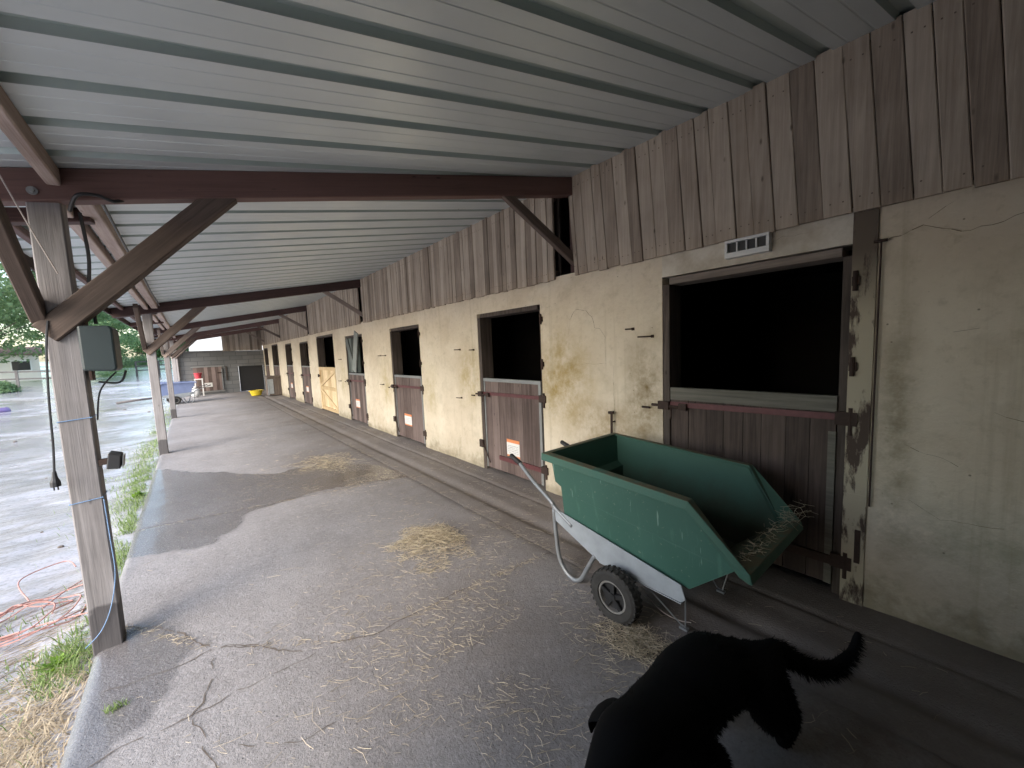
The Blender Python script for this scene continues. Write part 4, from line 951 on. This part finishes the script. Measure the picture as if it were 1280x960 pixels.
mb=MB(); mb.box(1.28,1.33,EY-.05,EY-.001,.62,1.30); eb(mb,'rail_post',M['jamb'])
mb=MB(); mb.box(-.5,1.25,EY-.0,EY+2.5,2.034,2.08); eb(mb,'ledge',M['greyboard'])
# chest, tub, sack, ball
CH=empty('feed_chest',(2.68,19.45,0)); tag(CH,'grey brown wooden feed chest standing against the stable wall','chest')
mb=MB(); planks(mb,-.26,-.23,-.34,.34,.03,.80,5); mb.box(-.229,.23,-.34,.34,.03,.80,.4); mb.build('chest_body',M['chest'],CH,bevel=.004)
mb=MB(); mb.box(-.28,.23,-.36,.36,.802,.85); mb.build('chest_lid',M['chest'],CH,bevel=.004)
mb=MB(); mb.box(-.265,-.235,-.372,-.342,.05,.72); mb.box(-.262,-.06,-.352,-.342,.1,.72); mb.build('chest_panel',M['galvpale'],CH)
mb=MB(); n=20; 
mb.lathe([(.0,.0),(.0,.17),(.20,.235),(.225,.25),(.225,.22),(.02,.155),(.02,0)],'z',(0,0,0),22)
yt=mb.build('feed_bucket',M['yellow'],None,smooth=False); yt.matrix_world=Matrix.Translation((2.1,20.2,.01))@Matrix.Diagonal((1.05,.8,1,1)); tag(yt,'yellow plastic feed tub on the aisle floor near the chest','tub')
mb=MB()
for a in range(2): mb.tube(curve_pts([(.235*(-1)**a,-.06,.2),(.27*(-1)**a,0,.21),(.235*(-1)**a,.06,.2)]),.012,6)
mb.build('tub_handle',M['yellow'],yt)
mb=MB(); ell(mb,(0,0,.21),(.19,.17,.22)); 
for i,(x,y,z) in enumerate(mb.v): mb.v[i]=(x*(1+.12*mn.noise((x*6,y*6,z*6))),y*(1+.1*mn.noise((x*5,y*5,z*5+4))),max(0,z))
mb.tube([(0,0,.40),(.01,0,.45),(.02,.01,.50)],[.06,.035,.07],8); sk=mb.build('feed_sack',M['sack'],None,smooth=True,loc=(.05,22.3,0)); tag(sk,'white sack standing on the floor by the far half door','sack')
mb=MB(); mb.lathe([(0,0),(0,.10),(.25,.15),(.255,.165),(.265,.165),(.265,.14),(.02,.09),(.02,0)],'z',(0,0,0),18); rb=mb.build('bucket',M['red'],None,smooth=False,loc=(.21,22.95,.80)); tag(rb,'small red bucket on a stand by the far end wall','bucket')
mb=MB(); mb.box(-.16,.16,-.16,.16,.76,.8); 
for sx in (-.13,.13):
    for sy in (-.13,.13): mb.box(sx-.02,sx+.02,sy-.02,sy+.02,0,.759)
st_=mb.build('bucket_stand',M['white'],None,loc=(.21,22.95,0)); tag(st_,'white stand under the small red bucket at the far end','stand')

# ------------------------------------------------------------------ yard surroundings
def tz(x,y): return float(yardz(np.array([float(x)]),np.array([float(y)]))[0])
def tree(x,y,h,r,n,label,mat='leaf',tr=.22,leaf=.26,low=.12,group='trees beyond the yard'):
    z0=tz(x,y); T=empty('tree',(x,y,z0)); tag(T,label,'tree',group)
    mb=MB(); P=[(0,0,-.1)]; 
    for k in range(1,6): P.append((.12*rng.normal(),.12*rng.normal(),h*.16*k))
    mb.tube(curve_pts(P,4),[tr*(1-.8*i/20) for i in range(21)],9)
    cl=[]
    for i in range(13):
        z=h*rng.uniform(.15,.8); a=rng.uniform(0,6.28); e=Vector((math.cos(a)*r*rng.uniform(.35,.8),math.sin(a)*r*rng.uniform(.35,.8),z+h*.12)); b=Vector((0,0,z*.8)); mb.tube([b,b.lerp(e,.5)+Vector((0,0,.2)),e],[tr*.35,tr*.22,.02],6); cl.append(e)
    mb.build('trunk',M['bark'],T)
    cr=MB(); cen=[]
    for i in range(70):
        while True:
            q=rng.uniform(-1,1,3)
            if np.dot(q,q)<1 and np.dot(q,q)>.12: break
        zz=h*(low+(1-low)*(q[2]*.5+.5)); wd=r*(1-.35*max(0,q[2])-.15*max(0,-q[2]))
        cen.append((q[0]*wd,q[1]*wd,zz,rng.uniform(.35,.8)*r*.42,rng.random()))
    per=n//len(cen)
    for cx,cy,cz,cr_,ct in cen:
        for k in range(per):
            d=rng.normal(0,1,3); d/=np.linalg.norm(d); rad=cr_*rng.random()**.4; p=Vector((cx+d[0]*rad,cy+d[1]*rad,cz+d[2]*rad*.75))
            nrm=Vector(d+rng.normal(0,.6,3)).normalized(); u=nrm.orthogonal().normalized(); w=nrm.cross(u); s_=leaf*rng.uniform(.5,1.2); a=rng.uniform(0,6.28); uu=u*math.cos(a)+w*math.sin(a); ww=nrm.cross(uu)
            cr.face([p-uu*s_*.5,p+ww*s_*.28,p+uu*s_*.5,p-ww*s_*.28],min(1,max(0,.25+.4*ct+.35*rng.random())))
    cr.build('crown',M[mat],T)
    return T
tree(-11.0,41,14,6.0,30000,'large leafy green tree at the far left edge of the yard',leaf=.30)
tree(-16.5,52,15,6.5,16000,'tall tree at the left rear of the big leafy one',leaf=.36)
tree(-9.2,58,11,4.2,15000,'green tree showing above the dark plastic box',leaf=.32,low=.04)
tree(-9.4,78,7,4.2,8000,'low far tree just right of the dark plastic box',leaf=.38,low=.02)
tree(-6.6,95,5.,5,6000,'small distant tree beyond the rail fence','leaf2',leaf=.42,low=.02)
tree(-2.5,98,5.,5,6000,'dark distant tree behind the second post','leaf2',leaf=.42,low=.02)
tree(3.4,58,8.5,3.0,6000,'green tree seen over the far end wall',leaf=.30,low=.05)
tree(-22,70,16,7,9000,'broad tree far behind the left hand trees',leaf=.42)
def bush(x,y,r,label):
    z=tz(x,y); mb=MB()
    for i in range(2600):
        d=rng.normal(0,1,3); d/=np.linalg.norm(d); rad=r*rng.random()**.35; p=Vector((d[0]*rad*1.2,d[1]*rad,abs(d[2])*rad*.8)); p*=1+.25*mn.noise(p*1.7)
        nrm=Vector(d+rng.normal(0,.6,3)).normalized(); u=nrm.orthogonal().normalized(); w=nrm.cross(u); s_=.12*rng.uniform(.6,1.3)
        mb.face([p-u*s_*.6,p+w*s_*.35,p+u*s_*.6,p-w*s_*.35],.2+.7*rng.random())
    B=empty('bush',(x,y,z)); tag(B,label,'bush'); mb.build('foliage',M['leaf'],B)
    s=MB(); 
    for k in range(4): s.tube([(0,0,-.05),(.2*rng.normal(),.2*rng.normal(),r*.6)],[.03,.01],5)
    s.build('stem',M['bark'],B)
bush(-8.9,36.5,.9,'round green bush at the left edge of the yard')
bush(-6.2,60,1.5,'wide low green bush at the far edge of the yard'); bush(-4.2,62,1.4,'low green hedge clump behind the rail fence')
# far pale building, white house, fences
def house(x,y,rz,w,d,h,rh,label,win=3):
    H=empty('house',(x,y,tz(x,y)-.3),rz); tag(H,label,'house'); mb=MB(); mb.box(-w/2,w/2,-d/2,d/2,0,h); mb.prism([(-d/2,h),(d/2,h),(0,h+rh*.98)],lambda u,v,w_:(w_,u,v),-w/2,w/2); mb.build('wall',M['housewall'],H)
    mb=MB()
    for s_ in (-1,1): mb.obox((0,s_*(d/2+.25),h-.18*0),(0,0,h+rh+.05),w+.4,.12,(0,s_*rh,d/2))
    mb.build('roof',M['roofred'],H)
    for k in range(win):
        xx=-w/2+w*(k+.5)/win; f=MB(); f.box(xx-.5,xx+.5,-d/2-.05,-d/2+.02,h*.4,h*.8); fo=f.build('window',M['white'],H); g=MB(); g.box(xx-.42,xx+.42,-d/2-.06,-d/2-.051,h*.45,h*.76); g.build('pane',M['glass'],fo)
house(-12.6,46.5,R(12),7,4,2.1,.5,'long low pale building under the trees across the yard',4)
house(2.6,44,R(0),5.2,6,5.6,2,'white house seen over the far end wall',1)
def fence(x0,y0,x1,y1,n,h,rails,mat,label):
    F_=empty('rail_fence',(x0,y0,tz(x0,y0))); tag(F_,label,'fence'); z0=tz(x0,y0)
    for k in range(n):
        t=k/(n-1); x=x0+(x1-x0)*t; y=y0+(y1-y0)*t; mb=MB(); mb.box(x-x0-.06,x-x0+.06,y-y0-.06,y-y0+.06,tz(x,y)-z0-.1,tz(x,y)-z0+h); mb.build('fence_post',mat,F_)
    for q in rails:
        mb=MB(); mb.obox((0,0,q),(x1-x0,y1-y0,tz(x1,y1)-z0+q),.06,.09); mb.build('rail',mat,F_)
fence(-3.45,44,-.7,44,3,1.25,(.5,.85,1.2),M['darkiron'],'dark rail fence across the yard behind the second post')
fence(-14,38.5,-6.6,38.5,5,1.15,(.6,1.05),M['fencewood'],'low wooden rail fence in front of the pale building')
mb=MB(); 
mb.tube(curve_pts([(-2.6,23.5,0),(-1.9,23.6,.06),(-1.2,24.2,.05)]),.05,7); mb.v=[(x+3.0,y-23,z) for x,y,z in mb.v]
o=mb.build('pole',M['fencewood'],None,loc=(-3.0,23,tz(-3,23)+.06)); tag(o,'grey wooden pole lying on the wet yard','pole')
mb=MB(); ell(mb,(0,0,.06),(.36,.3,.13)); mb.v=[(x*(1+.3*mn.noise((x*3,y*3,z*3))),y,max(-.02,z+.08*mn.noise((x*5,y*5,2)))) for x,y,z in mb.v]
o=mb.build('tarpaulin',M['purple'],None,smooth=True,loc=(-6.1,25,tz(-6.1,25))); tag(o,'crumpled purple tarpaulin on the yard at the left edge','tarpaulin')
mb=MB()
for i in range(40):
    x=rng.uniform(-7,-1); y=rng.uniform(5,26); r=rng.uniform(.01,.035); ell(mb,(x,y,tz(x,y)+r*.3),(r*1.3,r,r*.7),6,4)
tag(mb.build('pebbles',M['crack']),'small stones and clods lying on the muddy yard','stones',kind='stuff')
